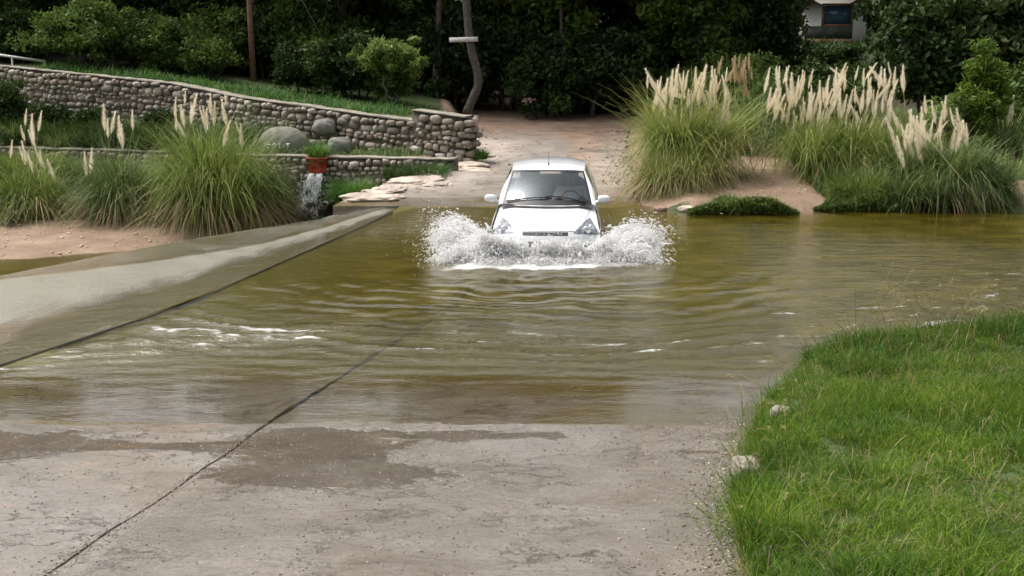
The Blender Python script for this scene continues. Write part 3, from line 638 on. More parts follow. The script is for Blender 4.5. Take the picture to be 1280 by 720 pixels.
# illegible white brush marks on it
mk_ = MB(); cx, cyy = bo.location.x, bo.location.y
rr = random.Random(4)
strokes = [[(-.33, .0), (-.27, .06), (-.20, .05)], [(-.30, -.04), (-.24, .0)], [(-.17, .03), (-.12, .09), (-.07, .04), (-.15, -.03), (-.06, -.04)], [(-.02, .07), (.03, .08), (.0, .0), (.05, -.03)],
           [(.08, -.03), (.10, .06), (.14, .0)], [(.17, .07), (.26, .08)], [(.22, .08), (.21, -.02)]]
Vb, _ = rockV(4, (.62, .45, .46), 11, .95, .06)
for st in strokes:
    pts = []
    for (u, v) in st:
        u -= .02; d = np.hypot(Vb[:, 0]-u, Vb[:, 2]-v)+(Vb[:, 1] > 0)*9; pts.append((u, Vb[np.argmin(d)][1]-.006, v))
    mk_.tube(pts, .015, 5)
mk_.build('painted_mark', simple('white_paint', (.75, .75, .72), .7), bo)
rock('boulder', 'mossy grey boulder embedded high in the long cobblestone wall', (at(405, 152, Y=28.25)[0], 28.25, 1.02), (.3, .26, .22), M['greyrock'], 12, cat='boulder')
rock('boulder', 'mossy dark boulder on the terrace right of the red spout', (at(424, 170, Y=27.5)[0], 27.5, .62), (.3, .26, .24), M['greyrock'], 13, cat='boulder')
for i, (yy, dx, sx, sy, sz) in enumerate([(22.6, .35, .55, .40, .10), (23.5, .30, .60, .45, .11), (24.5, .35, .55, .50, .12), (25.4, .30, .50, .45, .12), (26.6, .55, .60, .40, .10), (27.9, .5, .55, .35, .10), (24.0, 1.1, .40, .30, .07), (25.9, 1.2, .45, .30, .07)]):
    rock('shoulder_rock', 'flat pale rock bedded along the left shoulder of the far road', (float(pl(yy, ROADL))+dx, yy, float(road_z(yy))-sz*.85), (sx*1.15, sy*1.1, sz*1.5), M['shoulder'], 80+i, rz=i*1.3, cat='rock', sub=5, power=.7, amp=.5, group='pale slabs of the road shoulder')
rock('rock', 'pale rounded rock between the cobblestone wall and the road', (-1.72, 26.2, .22), (.42, .36, .26), M['palerock'], 14)
rock('rock', 'small white stone at the water edge below the leftmost right-bank pampas clump', (*at(858, 262, .03)[:2], .04), (.17, .10, .07), M['palerock'], 15)
rock('rock', 'small brown stone beside the small white stone at the far shore', (*at(825, 262, .0)[:2], .02), (.13, .10, .05), M['redrock'], 16)
rock('rock', 'pale pink rock on the sandy bank behind the low marsh plants', (*at(944, 205, .45)[:2], .42), (.22, .16, .12), M['palerock'], 18)
for i, (px, py, z, s, lab) in enumerate([(240, 268, -.85, (.75, .55, .2), 'flat reddish rock slab at the stream left of the cascade'), (305, 283, -.95, (.8, .4, .2), 'long reddish rock below the cascade beside the concrete apron'),
                                      (403, 268, -.8, (.22, .2, .2), 'small tan rock at the foot of the cascade'), (350, 268, -.95, (.4, .3, .32), 'reddish rounded rock left of the cascade foot')]):
    p = at(px, py, z); rock('rock', lab, (p[0], p[1], z), s, M['redrock'], 20+i, rz=.4)
for (x, y, z, s, lab, rz) in [(at(934, 575, .25)[0], at(934, 575, .25)[1]-.05, .19, (.095, .12, .075), 'squared pale kerb stone at the grass edge, farther one', .1),
                              (at(966, 690, .42)[0], at(966, 690, .42)[1]-.05, .37, (.085, .10, .075), 'pale kerb stone half hidden in grass, nearest the camera', .5),
                              (at(976, 508, .22)[0], at(976, 508, .22)[1], .15, (.08, .07, .06), 'small pale stone buried in the grass near the bank tip', 1)]:
    rock('kerb_stone', lab, (x, y, z), s, M['kerb'], int(abs(x)*100), rz, 'kerb stone', 4, .3, .06)

# ------------------------------------------------------------------ plants
def ribbons(base, az, th, L, W, k, nseg=5, side=None, twist=None):
    """arching blades; returns V, quads"""
    n = len(base); t = np.linspace(0, 1, nseg+1)[None, :]
    hx, hy = np.cos(az)[:, None], np.sin(az)[:, None]
    rad = L[:, None]*(np.sin(th)[:, None]*t+.26*t**2.2*np.sign(k)[:, None]); zz = L[:, None]*(np.cos(th)[:, None]*t-k[:, None]*t**3)
    cx = base[:, :1]+rad*hx; cy_ = base[:, 1:2]+rad*hy; cz = base[:, 2:3]+zz
    sa = az+np.pi/2+(twist if twist is not None else 0)
    w = W[:, None]*(1-t**2)*.5*np.minimum(1, .45+t*3)+W[:, None]*.04
    sx, sy = np.cos(sa)[:, None]*w, np.sin(sa)[:, None]*w
    A = np.stack([cx-sx, cy_-sy, cz], -1); B = np.stack([cx+sx, cy_+sy, cz], -1)
    V = np.stack([A, B], 2).reshape(-1, 3)
    i = (np.arange(n)[:, None]*(nseg+1)*2+np.arange(nseg)[None, :]*2).reshape(-1)
    return V, np.stack([i, i+1, i+3, i+2], -1)
G_PAMPA = leafmat('pampas_leaf', [(.055, .09, .015), (.20, .27, .05), (.50, .50, .18)], .5, .35, .9)
G_PAMPD = leafmat('pampas_leaf_dark', [(.035, .065, .018), (.12, .18, .045), (.33, .38, .14)], .5, .3, .9)
G_PAMPY = leafmat('pampas_leaf_yellow', [(.09, .12, .025), (.26, .30, .08), (.56, .54, .26)], .5, .35, .9)
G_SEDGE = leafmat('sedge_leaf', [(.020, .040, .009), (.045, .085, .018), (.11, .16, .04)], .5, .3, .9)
G_PLUME = leafmat('plume', [(.85, .75, .58), (.94, .87, .73), (.98, .95, .86)], .8, .5, 6)
G_PLUMT = leafmat('tan_plume', [(.50, .36, .22), (.66, .51, .34), (.78, .66, .48)], .8, .5, 6)
G_STALK = simple('stalk', (.30, .30, .13), .6)
def plume_mesh(seed, mat):
    r = np.random.default_rng(seed); n = 430; L = .66
    t = r.random(n)**.85; env = np.where(t < .32, (t/.32)**.6, ((1-t)/.68)**1.0)*.044
    a = r.uniform(0, 2*np.pi, n); rr_ = env*r.random(n)**.5
    base = np.stack([rr_*np.cos(a), rr_*np.sin(a), t*L*.86], -1)
    lean = .03*np.clip(t, 0, 1)**2*L
    base[:, 0] += lean
    V, Fc = ribbons(base, a, r.uniform(.03, .34, n), r.uniform(.07, .15, n)*(1-.45*t), r.uniform(.004, .009, n), r.uniform(-.1, .35, n), 2)
    mb = MB(); mb.add(V, Fc, 0)
    mb.tube([(0, 0, -1.5), (0, 0, -.6), (0, 0, 0), (.01, 0, L*.5), (.06*L, 0, L*.9)], [.007, .006, .005, .003, .001], 4, 1)
    o = mb.build('plume', [mat, G_STALK]); me = o.data; bpy.data.objects.remove(o); return me
PLM = {'c': [plume_mesh(i, G_PLUME) for i in range(4)], 't': [plume_mesh(i+9, G_PLUMT) for i in range(2)]}
def pampas(label, px, py, Y, R, Hf, n, plumes, mat, z=None, seed=0, lean=(0, 0), dead=.08, wid=.017, plm='c'):
    """px,py: where its foot stands; R, Hf: spread and height of the tussock; plumes: (x0,x1,ytop0,ytop1,count,tilt)"""
    r = np.random.default_rng(seed+100); x = at(px, py, Y=Y)[0]
    z = float(terrain_z(np.array([x]), np.array([Y]))[0]) if z is None else z
    root = empty('pampas_grass', (x, Y, z)); tag(root, label, 'pampas grass', 'pampas grass clumps along the river')
    a = r.uniform(0, 2*np.pi, n); rb = R*.50*np.sqrt(r.random(n))
    base = np.stack([rb*np.cos(a), rb*np.sin(a), -.05+0*a], -1)
    K = 9; sc_ = r.normal(0, R*.27, (K, 2)); sh = r.uniform(.62, 1.18, K); sl_ = r.normal(0, .15, (K, 2)); ki = r.integers(0, K, n)
    base[:, :2] = base[:, :2]*.45+sc_[ki]
    az = a+r.normal(0, .6, n); L = Hf*r.uniform(.8, 1.65, n)*sh[ki]
    th = np.abs(r.normal(.08, .34, n))*np.clip(R/Hf, .7, 1.4); k = r.uniform(.25, 1.15, n)*np.clip(.5+th+rb/R, .5, 1.3)
    tall = r.random(n) < .12; k[tall] *= .35
    # push over by the lean
    V, Fc = ribbons(base, az, th, L, r.uniform(.6, 1.3, n)*wid, k, 6, twist=r.normal(0, .7, n))
    zz = np.clip(V[:, 2], 0, 9); ks = np.repeat(ki, 14); V[:, 0] += (lean[0]+sl_[ks, 0])*zz**1.3; V[:, 1] += (lean[1]+sl_[ks, 1])*zz**1.3
    zt = terrain_z(V[:, 0]+x, V[:, 1]+Y)-z
    V[:, 2] = np.maximum(V[:, 2], np.minimum(zt+.02, V[:, 2]+.6))
    mk('foliage', V, Fc, mat, root)
    m = int(n*dead)
    if m:
        a = r.uniform(0, 2*np.pi, m); rb = R*.4*np.sqrt(r.random(m)); base = np.stack([rb*np.cos(a), rb*np.sin(a), 0*a], -1)
        V, Fc = ribbons(base, a, r.uniform(.5, 1.3, m), r.uniform(.5, 1.2, m)*Hf, r.uniform(.7, 1.3, m)*wid, r.uniform(.5, 1.1, m), 5)
        zt = terrain_z(V[:, 0]+x, V[:, 1]+Y)-z; V[:, 2] = np.maximum(V[:, 2], np.minimum(zt+.02, V[:, 2]+.6))
        mk('dry_leaves', V, Fc, DRY, root)
    for (x0, x1, y0, y1, cnt, tilt) in plumes:
        for i in range(cnt):
            Yp = Y+r.uniform(-.6, .6)*R*.6; q = at(x0+(x1-x0)*(i+r.random())/cnt, y0+(y1-y0)*r.random(), Y=Yp)
            s = r.uniform(.48, 1.12)*(1.0 if cnt > 3 else 1.1); ty = tilt+r.normal(-.03, .12)*r.choice([1, 1, 2.6]); tx = r.normal(0, .16)
            o = bpy.data.objects.new('plume', PLM[plm][r.integers(len(PLM[plm]))]); C.objects.link(o); o.parent = root
            o.rotation_euler = (tx, ty, 0)
            d = Matrix.Rotation(ty, 3, 'Y') @ Matrix.Rotation(tx, 3, 'X') @ Vector((0.06, 0, .72*s))
            o.location = (q[0]-x-d.x, q[1]-Y-d.y, q[2]-z-d.z); o.scale = (s*1.02, s*1.02, s)
            o.rotation_euler[2] = r.uniform(-.5, .5)
    return root
DRY = leafmat('dry_leaf', [(.17, .12, .06), (.30, .22, .12), (.45, .36, .22)], .7, .3, 2)
# left bank
pampas('pampas clump at the left edge with thin plumes', 48, 262, 25.0, .95, 1.1, 2800, [(12, 60, 168, 195, 7, 0), (22, 60, 132, 165, 4, 0), (34, 45, 145, 160, 2, 0)], G_PAMPA, seed=1)
pampas('slim pampas clump with five tall plumes, left of the widest clump', 150, 262, 24.9, .9, 1.35, 2800, [(126, 170, 122, 150, 6, .02)], G_PAMPD, seed=2, dead=.16)
pampas('widest left-bank pampas clump with a dense row of plumes', 258, 268, 24.7, .95, 1.95, 5200, [(220, 282, 108, 130, 15, .02), (216, 232, 130, 150, 3, 0), (280, 308, 140, 152, 3, 0)], G_PAMPA, seed=3, dead=.12)
pampas('drooping pampas clump hanging over the bank beside the cascade', 312, 262, 24.9, .95, 1.15, 3000, [], G_PAMPD, seed=4, dead=.3)
pampas('low green tussock in front of the leftmost pampas clump', 15, 285, 24.6, .8, .55, 1800, [(95, 125, 178, 185, 2, .35)], G_PAMPD, seed=5, dead=.15)
# right bank
pampas('large pampas clump with thick cream plumes right of the car', 860, 232, 23.4, .98, 1.5, 5200, [(824, 916, 74, 112, 30, .05), (830, 915, 98, 142, 24, .08), (800, 822, 78, 112, 3, -.35)], G_PAMPA, seed=6, lean=(-.02, 0))
pampas('yellowish pampas tussock at the road edge in front of the large clump', 838, 238, 22.7, .9, .85, 3200, [], G_PAMPY, seed=7, lean=(-.05, -.05), dead=.2)
pampas('tall tan-plumed pampas clump behind the large clump', 922, 196, 26.5, .7, 1.3, 1800, [(900, 945, 58, 75, 8, 0), (915, 945, 75, 90, 5, 0)], G_PAMPD, seed=8, plm='t')
pampas('grey green pampas clump in front of the house, leftmost of the far bank row', 985, 205, 25.8, .75, .95, 2000, [], G_SEDGE, seed=9)
pampas('tall pampas clump with a bristling row of cream plumes below the house', 1040, 226, 23.6, 1.0, 1.25, 4600, [(963, 1045, 76, 112, 28, 0), (970, 1065, 100, 150, 26, .06)], G_PAMPA, seed=10)
pampas('pampas clump with upright plumes in the middle of the right row', 1105, 232, 23.3, 1.1, 1.2, 4600, [(1045, 1135, 70, 108, 24, .03), (1060, 1125, 105, 145, 18, .05)], G_PAMPA, seed=11)
pampas('green pampas clump with leaning plumes at the right end of the row', 1168, 250, 22.1, 1.15, 1.05, 5200, [(1105, 1155, 122, 165, 11, -.25), (1140, 1212, 112, 168, 18, -.12), (1110, 1150, 160, 180, 4, -.45), (1185, 1215, 140, 165, 4, .1)], G_PAMPD, seed=12)
pampas('glossy green pampas tussock nearest the water at the right', 1212, 252, 21.8, .75, .85, 2800, [], G_SEDGE, seed=13)
pampas('small sparse pampas clump at the far right edge', 1262, 215, 25.5, .8, 1.0, 1600, [(1230, 1275, 108, 130, 5, 0)], G_PAMPD, seed=14)

def sedge(label, x, y, z, R, Hf, n, mat, seed, wid=.014, name='grass_tussock', cat='grass tussock', th=.45, kk=(.1, .6)):
    r = np.random.default_rng(seed); a = r.uniform(0, 2*np.pi, n); rb = R*.5*np.sqrt(r.random(n))
    base = np.stack([rb*np.cos(a), rb*np.sin(a), 0*a-.03], -1)
    V, Fc = ribbons(base, a+r.normal(0, .5, n), np.abs(r.normal(.1, th, n)), Hf*r.uniform(.6, 1.3, n), r.uniform(.6, 1.3, n)*wid, r.uniform(*kk, n), 5, twist=r.normal(0, .7, n))
    o = mk(name, V, Fc, mat); o.location = (x, y, z); return tag(o, label, cat)
R0 = random.Random(21)
G_BRIGHT = leafmat('bright_grass', [(.03, .08, .012), (.07, .17, .025), (.17, .28, .06)], .5, .35, 1.5)
sedge('dark green sedge on the terrace behind the widest left pampas clump', -6.8, 27.9, .47, 1.0, .85, 2200, G_SEDGE, 31)
sedge('dark green sedge on the terrace left of the slim pampas clump', -9.4, 28.8, .47, 1.3, .8, 2200, G_SEDGE, 32)
sedge('dark sedge on the terrace near the left edge', -11.9, 29.4, .47, 1.4, .8, 2200, G_SEDGE, 33)
for i in range(26):
    rx = R0.uniform(-13.2, -6.3); ry = float(ypl(rx, LWALL))+R0.uniform(.5, 2.3)
    sedge('dark rough sedge on the terrace below the long wall', rx, ry, .47, R0.uniform(.7, 1.2), R0.uniform(.5, .95), 900, R0.choice([G_SEDGE, G_PAMPD]), 300+i, .018)['group'] = 'sedges on the terrace'
for i in range(15):
    rx = R0.uniform(-13.2, -6.6); ry = float(ypl(rx, LWALL))-R0.uniform(.5, .9)
    sedge('green drooping tussock against the foot of the low wall', rx, ry, float(terrain_z(np.array([rx]), np.array([ry]))[0]), R0.uniform(.8, 1.1), R0.uniform(.6, .95), 1000, R0.choice([G_PAMPA, G_PAMPD, G_PAMPD]), 340+i, .017)['group'] = 'tussocks along the low wall'
sedge('spiky green tussock right of the cascade below the low wall', at(440, 255, Y=25.0)[0], 25.0, -.35, .7, .62, 1300, G_BRIGHT, 34)
for i, (px_, Y_) in enumerate(((470, 24.9), (500, 25.1), (528, 25.15), (452, 24.6), (420, 25.2))):
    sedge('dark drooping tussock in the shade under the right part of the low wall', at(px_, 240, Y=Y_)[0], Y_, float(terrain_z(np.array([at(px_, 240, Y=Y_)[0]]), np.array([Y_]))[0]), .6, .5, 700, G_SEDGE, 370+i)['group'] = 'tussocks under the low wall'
sedge('small grass tussock where the low wall meets the road', -1.75, 25.2, .12, .5, .45, 700, G_BRIGHT, 35)
sedge('grass tuft at the foot of the raised wall block', -.80, 27.0, .4, .4, .3, 500, G_BRIGHT, 36)
sedge('grass growing out of the red trough', at(397, 185, Y=26.1)[0], 26.05, .42, .35, .55, 500, G_BRIGHT, 37, th=.25)

sedge('green tussock on the shore below the clump of upright plumes', at(1075, 255, Y=21.9)[0], 21.9, .05, .9, .75, 2200, G_PAMPA, 38)
sedge('dark tussock on the shore left of the leaning plumes', at(1130, 255, Y=21.6)[0], 21.6, .03, .8, .8, 2200, G_PAMPD, 39)
sedge('small tussock at the water edge under the leaning plumes', at(1165, 255, Y=21.4)[0], 21.4, .02, .7, .65, 1600, G_SEDGE, 40)
# leafy things
def leaves(cen, size, aspect=1.8, r=rng, up=.35):
    n = len(cen); d = r.standard_normal((n, 3)); d[:, 2] += up; d /= np.linalg.norm(d, axis=1)[:, None]
    u = np.cross(d, r.standard_normal((n, 3))); u /= np.linalg.norm(u, axis=1)[:, None]; v = np.cross(d, u)
    s = (size*r.uniform(.6, 1.3, n))[:, None]
    V = np.stack([cen-u*s*.5*aspect, cen-v*s*.42+u*s*.1, cen+u*s*.5*aspect, cen+v*s*.42+u*s*.1], 1).reshape(-1, 3)
    return V, np.arange(4*n).reshape(n, 4)
def crown_pts(r, n, K, R, zc, rz, spread, shell=.55, low=-1):
    d = r.standard_normal((K, 3)); d /= np.linalg.norm(d, axis=1)[:, None]; d[:, 2] = np.maximum(d[:, 2], low)
    q = (shell+(1-shell)*r.random(K))[:, None]*r.uniform(.75, 1.15, (K, 1)); c = d*q*np.array([R, R, rz]); c[:, 2] += zc
    idx = r.integers(0, K, n); sp_ = spread*r.uniform(.6, 1.4, K)
    g = r.standard_normal((n, 3)); g /= np.linalg.norm(g, axis=1)[:, None]; g *= (r.random((n, 1))**.45)
    p = c[idx]+g*sp_[idx][:, None]*np.array([1, 1, .7]); return c, p
def make_tree(name, seed, h_trunk, R, zc, rz, n, K, leaf, spread, lmat, bmat, rt=.14, multi=1, aspect=1.8, limbs=14, low=-1, shell=.55, crook=.25):
    r = np.random.default_rng(seed); root = empty(name)
    c, p = crown_pts(r, n, K, R, zc, rz, spread, shell, low)
    V, Fc = leaves(p, leaf, aspect, r); mk('crown', V, Fc, lmat, root)
    mb = MB()
    for m in range(multi):
        off = np.array([r.normal(0, .04*multi), r.normal(0, .04*multi), 0]) if multi > 1 else np.zeros(3)
        pts = [off*.5+np.array([0, 0, -.2])]
        for i in range(1, 6):
            t = i/5; pts.append(off*(1+t*3)+np.array([r.normal(0, crook*.3), r.normal(0, crook*.3), 0])*t+np.array([0, 0, h_trunk*t]))
        mb.tube(pts, np.linspace(rt*1.25, rt*.6, 6)/(multi**.4), 8)
        top = pts[-1]
        for i in r.choice(len(c), min(limbs//multi+1, len(c)), replace=False):
            e = c[i]*np.array([.62, .62, .92]); 
            if e[2] < h_trunk*1.02: continue
            s0 = np.array(pts[r.integers(3, 6)]); mid = (s0+e)/2-np.array([0, 0, .08*np.linalg.norm(e-s0)])
            mb.tube([s0, mid, e], [rt*.28, rt*.14, rt*.03], 5)
    mb.build('trunk', bmat, root)
    return root
def copy_tree(o, parent=None):
    c = o.copy(); C.objects.link(c); c.parent = parent
    for ch in o.children: copy_tree(ch, c)
    return c
def put(o, x, y, z=None, s=1, rz=0, label=None, cat=None, group=None, sz=None):
    z = float(terrain_z(np.array([x]), np.array([y]))[0]) if z is None else z
    o.location = (x, y, z); o.scale = (s, s, sz or s); o.rotation_euler = (0, 0, rz); return tag(o, label, cat, group)
L_DARK = leafmat('leaf_dark', [(.010, .020, .005), (.030, .058, .012), (.085, .135, .030)], .6, .25, .8, .2)
L_MID = leafmat('leaf_mid', [(.024, .048, .009), (.070, .122, .022), (.17, .24, .05)], .6, .3, .8, .2)
L_OLIVE = leafmat('leaf_olive', [(.030, .042, .014), (.068, .092, .030), (.14, .175, .065)], .6, .3, .8, .2)
L_LIGHT = leafmat('leaf_light', [(.06, .10, .02), (.14, .22, .045), (.27, .36, .10)], .5, .4, 1.2)
L_ROUND = leafmat('leaf_round_bush', [(.035, .065, .012), (.09, .15, .028), (.19, .28, .06)], .6, .35, 1.0, .2)
L_LIME = leafmat('leaf_lime', [(.05, .095, .012), (.12, .20, .02), (.23, .33, .045)], .5, .4, 1.2)
tA = make_tree('broadleaf_tree', 51, 4.2, 2.9, 6.6, 3.0, 11000, 80, .20, .75, L_DARK, M['bark'], .17)
tB = make_tree('broadleaf_tree', 52, 4.0, 2.6, 6.2, 3.3, 11000, 70, .18, .7, L_MID, M['bark'], .14, crook=.5)
tC = make_tree('broadleaf_tree', 53, 3.2, 3.1, 5.2, 2.9, 12000, 90, .17, .7, L_OLIVE, M['palebark'], .16, crook=.5)
bA = make_tree('leafy_bush', 54, .9, 1.15, 1.15, 1.05, 6500, 50, .10, .42, L_DARK, M['bark'], .05, 3, limbs=9)
bB = make_tree('leafy_bush', 55, .9, 1.2, 1.1, .95, 6500, 50, .09, .42, L_MID, M['bark'], .05, 3, limbs=9)
bC = make_tree('leafy_bush', 56, 1.4, 1.25, 1.9, 1.5, 8500, 65, .11, .45, L_DARK, M['bark'], .07, 2, limbs=9)
protos_used = set()
def inst(p, *a, **k):
    o = p if p.name not in protos_used else copy_tree(p)
    protos_used.add(p.name); return put(o, *a, **k)
R_ = random.Random(11)
def corridor(x, y):      # the open view to the house
    return .235*y-4.0 < x < .325*y+1.9
# the wood: tall trees
row = [(41.5, 3.1, -24, 26), (46, 3.6, -28, 30), (52, 4.2, -32, 34), (60, 5, -38, 40), (70, 6.5, -46, 48)]
for yy, stp, xa, xb in row:
    x = xa
    while x < xb:
        px, py = x+R_.uniform(-1, 1), yy+R_.uniform(-1.6, 1.6)
        x += stp
        if corridor(px, py) and py < 62: continue
        inst(R_.choice([tA, tA, tB, tB, tC]), px, py, s=R_.uniform(.62, .88)*(1 if yy < 45 else 1.08 if yy < 50 else 1.22), rz=R_.uniform(0, 6.28), label='tall dark broadleaf tree of the dense wood behind the road', cat='tree', group='trees of the wood')
for px, py, s in [(-19, 40.5, .95), (-16.3, 38.6, .82), (-11.6, 38.9, .72), (-8.6, 38.3, .95), (-5.5, 37.6, .75), (-2.8, 38.4, .72), (2.2, 37.2, .8), (4.9, 36.4, .72), (5.9, 35.6, .8), (0.2, 38.2, .92), (-22, 41, .9)]:
    inst(R_.choice([tA, tB]), px, py, s=s, rz=R_.uniform(0, 6.28), label='dark broadleaf tree at the front edge of the wood', cat='tree', group='front trees of the wood')
# bushes filling under the trees
for yy, stp, xa, xb, ps in [(35.7, 1.35, -3.2, 9, 'a'), (37.6, 1.5, -20, 9, 'a'), (39.6, 1.6, -21, 22, 'c'), (42.5, 2.0, -23, 24, 'c'), (46, 2.4, -25, 26, 'c'), (50, 3.0, -25, 28, 'c')]:
    x = xa
    while x < xb:
        px, py = x+R_.uniform(-.4, .4), yy+R_.uniform(-.5, .5); x += stp
        if abs(px+14.6) < 1.6 and py < 40: continue
        if py < ypl(px, UWALL)+1.5: py = ypl(px, UWALL)+1.7+R_.random()
        cor = .235*py < px < .33*py
        if (cor and py > 41) or (yy < 36 and (abs(px+1.2) < 1.3 or R_.random() < .35)): continue
        s = R_.uniform(.8, 1.25)*(.7 if cor else 1)
        inst(R_.choice(([bA, bB, bC, bC] if px > -4 else [bB, bB, bC, bA]) if ps == 'c' else ([bA, bA, bB, bC] if px > -4 else [bB, bB, bA])), px, py, s=s, sz=s*R_.uniform(.75, 1.3)*(.75 if cor else 1), rz=R_.uniform(0, 6.28),
             label='dark green leafy bush in the undergrowth of the wood', cat='bush', group='bushes of the wood undergrowth')
for i in range(14):
    px = -16.2+i*.95+R_.uniform(-.3, .3); py = float(ypl(px, UWALL))+3.3+R_.uniform(-.2, 1.0)+(1.0 if px > -9 else 0)
    if abs(px+13.2) < 1.9 or abs(px+8.2) < .6: continue
    inst(R_.choice([bB, bB, bA]), px, py, s=R_.uniform(.55, .95), rz=R_.uniform(0, 6.28), label='green bush at the edge of the grass strip above the long cobblestone wall', cat='bush', group='bushes above the long wall')
# leafy understory trees, right of the track and behind the right bank
for px, py, p, s in [(9.2, 31.5, bB, .7), (11.4, 30.6, bC, 1.1), (12.8, 31.6, bB, 1.3), (8.9, 33.2, bA, .8), (14.2, 29.6, bC, 1.2), (6.9, 33.6, bB, 1.0), (13.2, 27.9, bB, 1.0), (12.2, 33.5, bC, 1.2), (15.3, 32.5, bC, 1.4), (10.2, 35, bB, .8), (7.2, 30.6, bB, .8), (5.2, 31.8, bB, .8)]:
    inst(p, px, py, s=s, rz=R_.uniform(0, 6.28), label='bush behind the pampas row on the right bank', cat='bush', group='bushes behind the right bank')
for px, py, s, z in [(15.2, 35.5, .95, -.9), (17.5, 34.5, .95, -1.0), (13.6, 31.2, .72, -.9), (20.5, 37.5, 1.1, -1), (5.2, 37.9, .8, .3), (18.5, 30.5, .8, -1), (21.8, 42, 1.2, -.6), (24, 36, 1.1, -1)]:
    inst(tC, px, py, z=z+float(terrain_z(np.array([px]), np.array([py]))[0]), s=s, rz=R_.uniform(0, 6.28), label='grey green spreading tree behind the right pampas row', cat='tree', group='grey green trees on the right')
# single noted plants
t = make_tree('small_tree', 61, .95, 1.15, 1.45, .66, 6500, 60, .065, .22, L_LIGHT, M['palebark'], .045, 2, limbs=9, shell=.25, aspect=3)
put(t, at(490, 135, Y=32.6)[0], 32.6, z=at(490, 140, Y=32.6)[2], s=1.05, label='small light green tree standing behind the cobblestone wall', cat='tree')
t = make_tree('round_bush', 62, .9, 1.55, 1.35, .85, 12000, 80, .075, .34, L_ROUND, M['bark'], .09, 3, limbs=18, shell=.45)
put(t, at(108, 95, Y=35.0)[0], 35.0, z=at(108, 96, Y=35.0)[2]-.15, s=1.1, label='broad rounded bush with dark stems above the left end of the wall', cat='bush')
t = make_tree('feathery_bush', 63, .8, .52, 1.45, 1.35, 6500, 60, .045, .22, L_LIME, M['palebark'], .03, 2, limbs=4, shell=.3, aspect=3.2)
put(t, at(1222, 200, Y=25.6)[0], 25.6, s=1.0, label='bright lime green feathery bush right of the pampas row', cat='bush')
t = make_tree('feathery_bush', 64, .6, .85, .8, .6, 4200, 45, .055, .28, L_LIGHT, M['palebark'], .03, 2, limbs=3, shell=.3, aspect=3)
put(t, at(1190, 190, Y=26.3)[0], 26.3, s=1.0, label='green feathery shrub between the pampas row and the lime bush', cat='bush')
for px, Yb, s, lab in [(250, 36.5, .62, 'low leafy bush behind the wall left of the wooden pole'), (205, 37.5, .6, 'low leafy bush behind the wall right of the rounded bush'), (388, 34.6, .42, 'low bright bush behind the wall right of the wooden pole')]:
    inst(bB, at(px, 100, Y=Yb)[0], Yb, s=s, rz=px, label=lab, cat='bush')
# dense hanging sedge scrub in front of the long wall, left
for i, (px, Yb, s) in enumerate([(8, 30.0, .5), (70, 30.0, .5), (205, 29.3, .45), (110, 29.8, .45)]):
    inst(bC if i == 0 else bA, at(px, 150, Y=Yb)[0], Yb, z=.45, s=s, rz=i, label='dark shrub on the terrace in front of the long cobblestone wall', cat='bush', group='shrubs on the terrace')

# crooked trunk with the board, and other separate trunks
def trunk(label, pts, r0, r1, mat=M['bark']):
    pts = np.array([at(a, b, Y=c) for a, b, c in pts]); o = pts[0].copy(); root = empty('tree', tuple(o)); tag(root, label, 'tree')
    k = np.linspace(0, 1, len(pts)); kk = np.linspace(0, 1, 22); P = np.stack([np.interp(kk, k, pts[:, i]) for i in range(3)], -1)
    for _ in range(7): P[1:-1] = (P[:-2]+2*P[1:-1]+P[2:])/4
    up = np.array([[P[-1, 0], P[-1, 1], P[-1, 2]+2.2]]); P = np.concatenate([P, up])-o
    mb = MB(); mb.tube(P, np.concatenate([np.linspace(r0, r1, 22), [r1*.7]])*(1+.05*np.sin(np.arange(23)*1.9)), 9)
    mb.build('trunk', mat, root)
    r = np.random.default_rng(int(abs(o[0])*99)+5); c, p = crown_pts(r, 7000, 60, 2.2, 0, 1.6, .7)
    V, Fc = leaves(p+P[-1]+np.array([0, .4, 1.0]), .18, 1.8, r); mk('crown', V, Fc, L_DARK, root)
    return root
trunk('tree with a crooked grey trunk carrying a white board', [(583, 143, 34.6), (590, 122, 34.6), (601, 108, 34.6), (598, 88, 34.6), (587, 62, 34.6), (585, 30, 34.6), (583, 0, 34.6), (580, -40, 34.6)], .14, .12, M['palebark'])
trunk('tree with a straight reddish trunk left of the crooked one', [(543, 130, 36.5), (545, 90, 36.5), (548, 40, 36.5), (550, -30, 36.5)], .12, .08, M['bark'])
trunk('slender dark trunk in the middle of the wood, left of the large pampas', [(703, 135, 36.2), (704, 90, 36.2), (702, 40, 36.2), (700, -30, 36.2)], .06, .05, M['bark'])
trunk('dark trunk standing left of the house', [(915, 60, 45), (914, 30, 45), (908, 0, 45), (898, -30, 45)], .17, .14, M['bark'])
trunk('leaning dark trunk above the large pampas clump', [(895, 60, 44), (893, 35, 44), (903, 10, 44), (912, -30, 44)], .10, .08, M['bark'])
trunk('pale thin trunk high in the wood near the left pole', [(232, 60, 44), (230, 20, 44), (228, -20, 44)], .08, .07, M['palebark'])
b = MB(); p = at(579.5, 49.5, Y=34.38); b.box(-.43, .43, -.015, .015, -.072, .072, tf=lambda V: V)
o = b.build('wooden_board', simple('white_board', (.62, .60, .54), .7, nscale=6, var=.2), smooth=False); o.location = p; o.rotation_euler = (0, -.03, 0)
tag(o, 'blank weathered white board fixed across the crooked trunk', 'board')
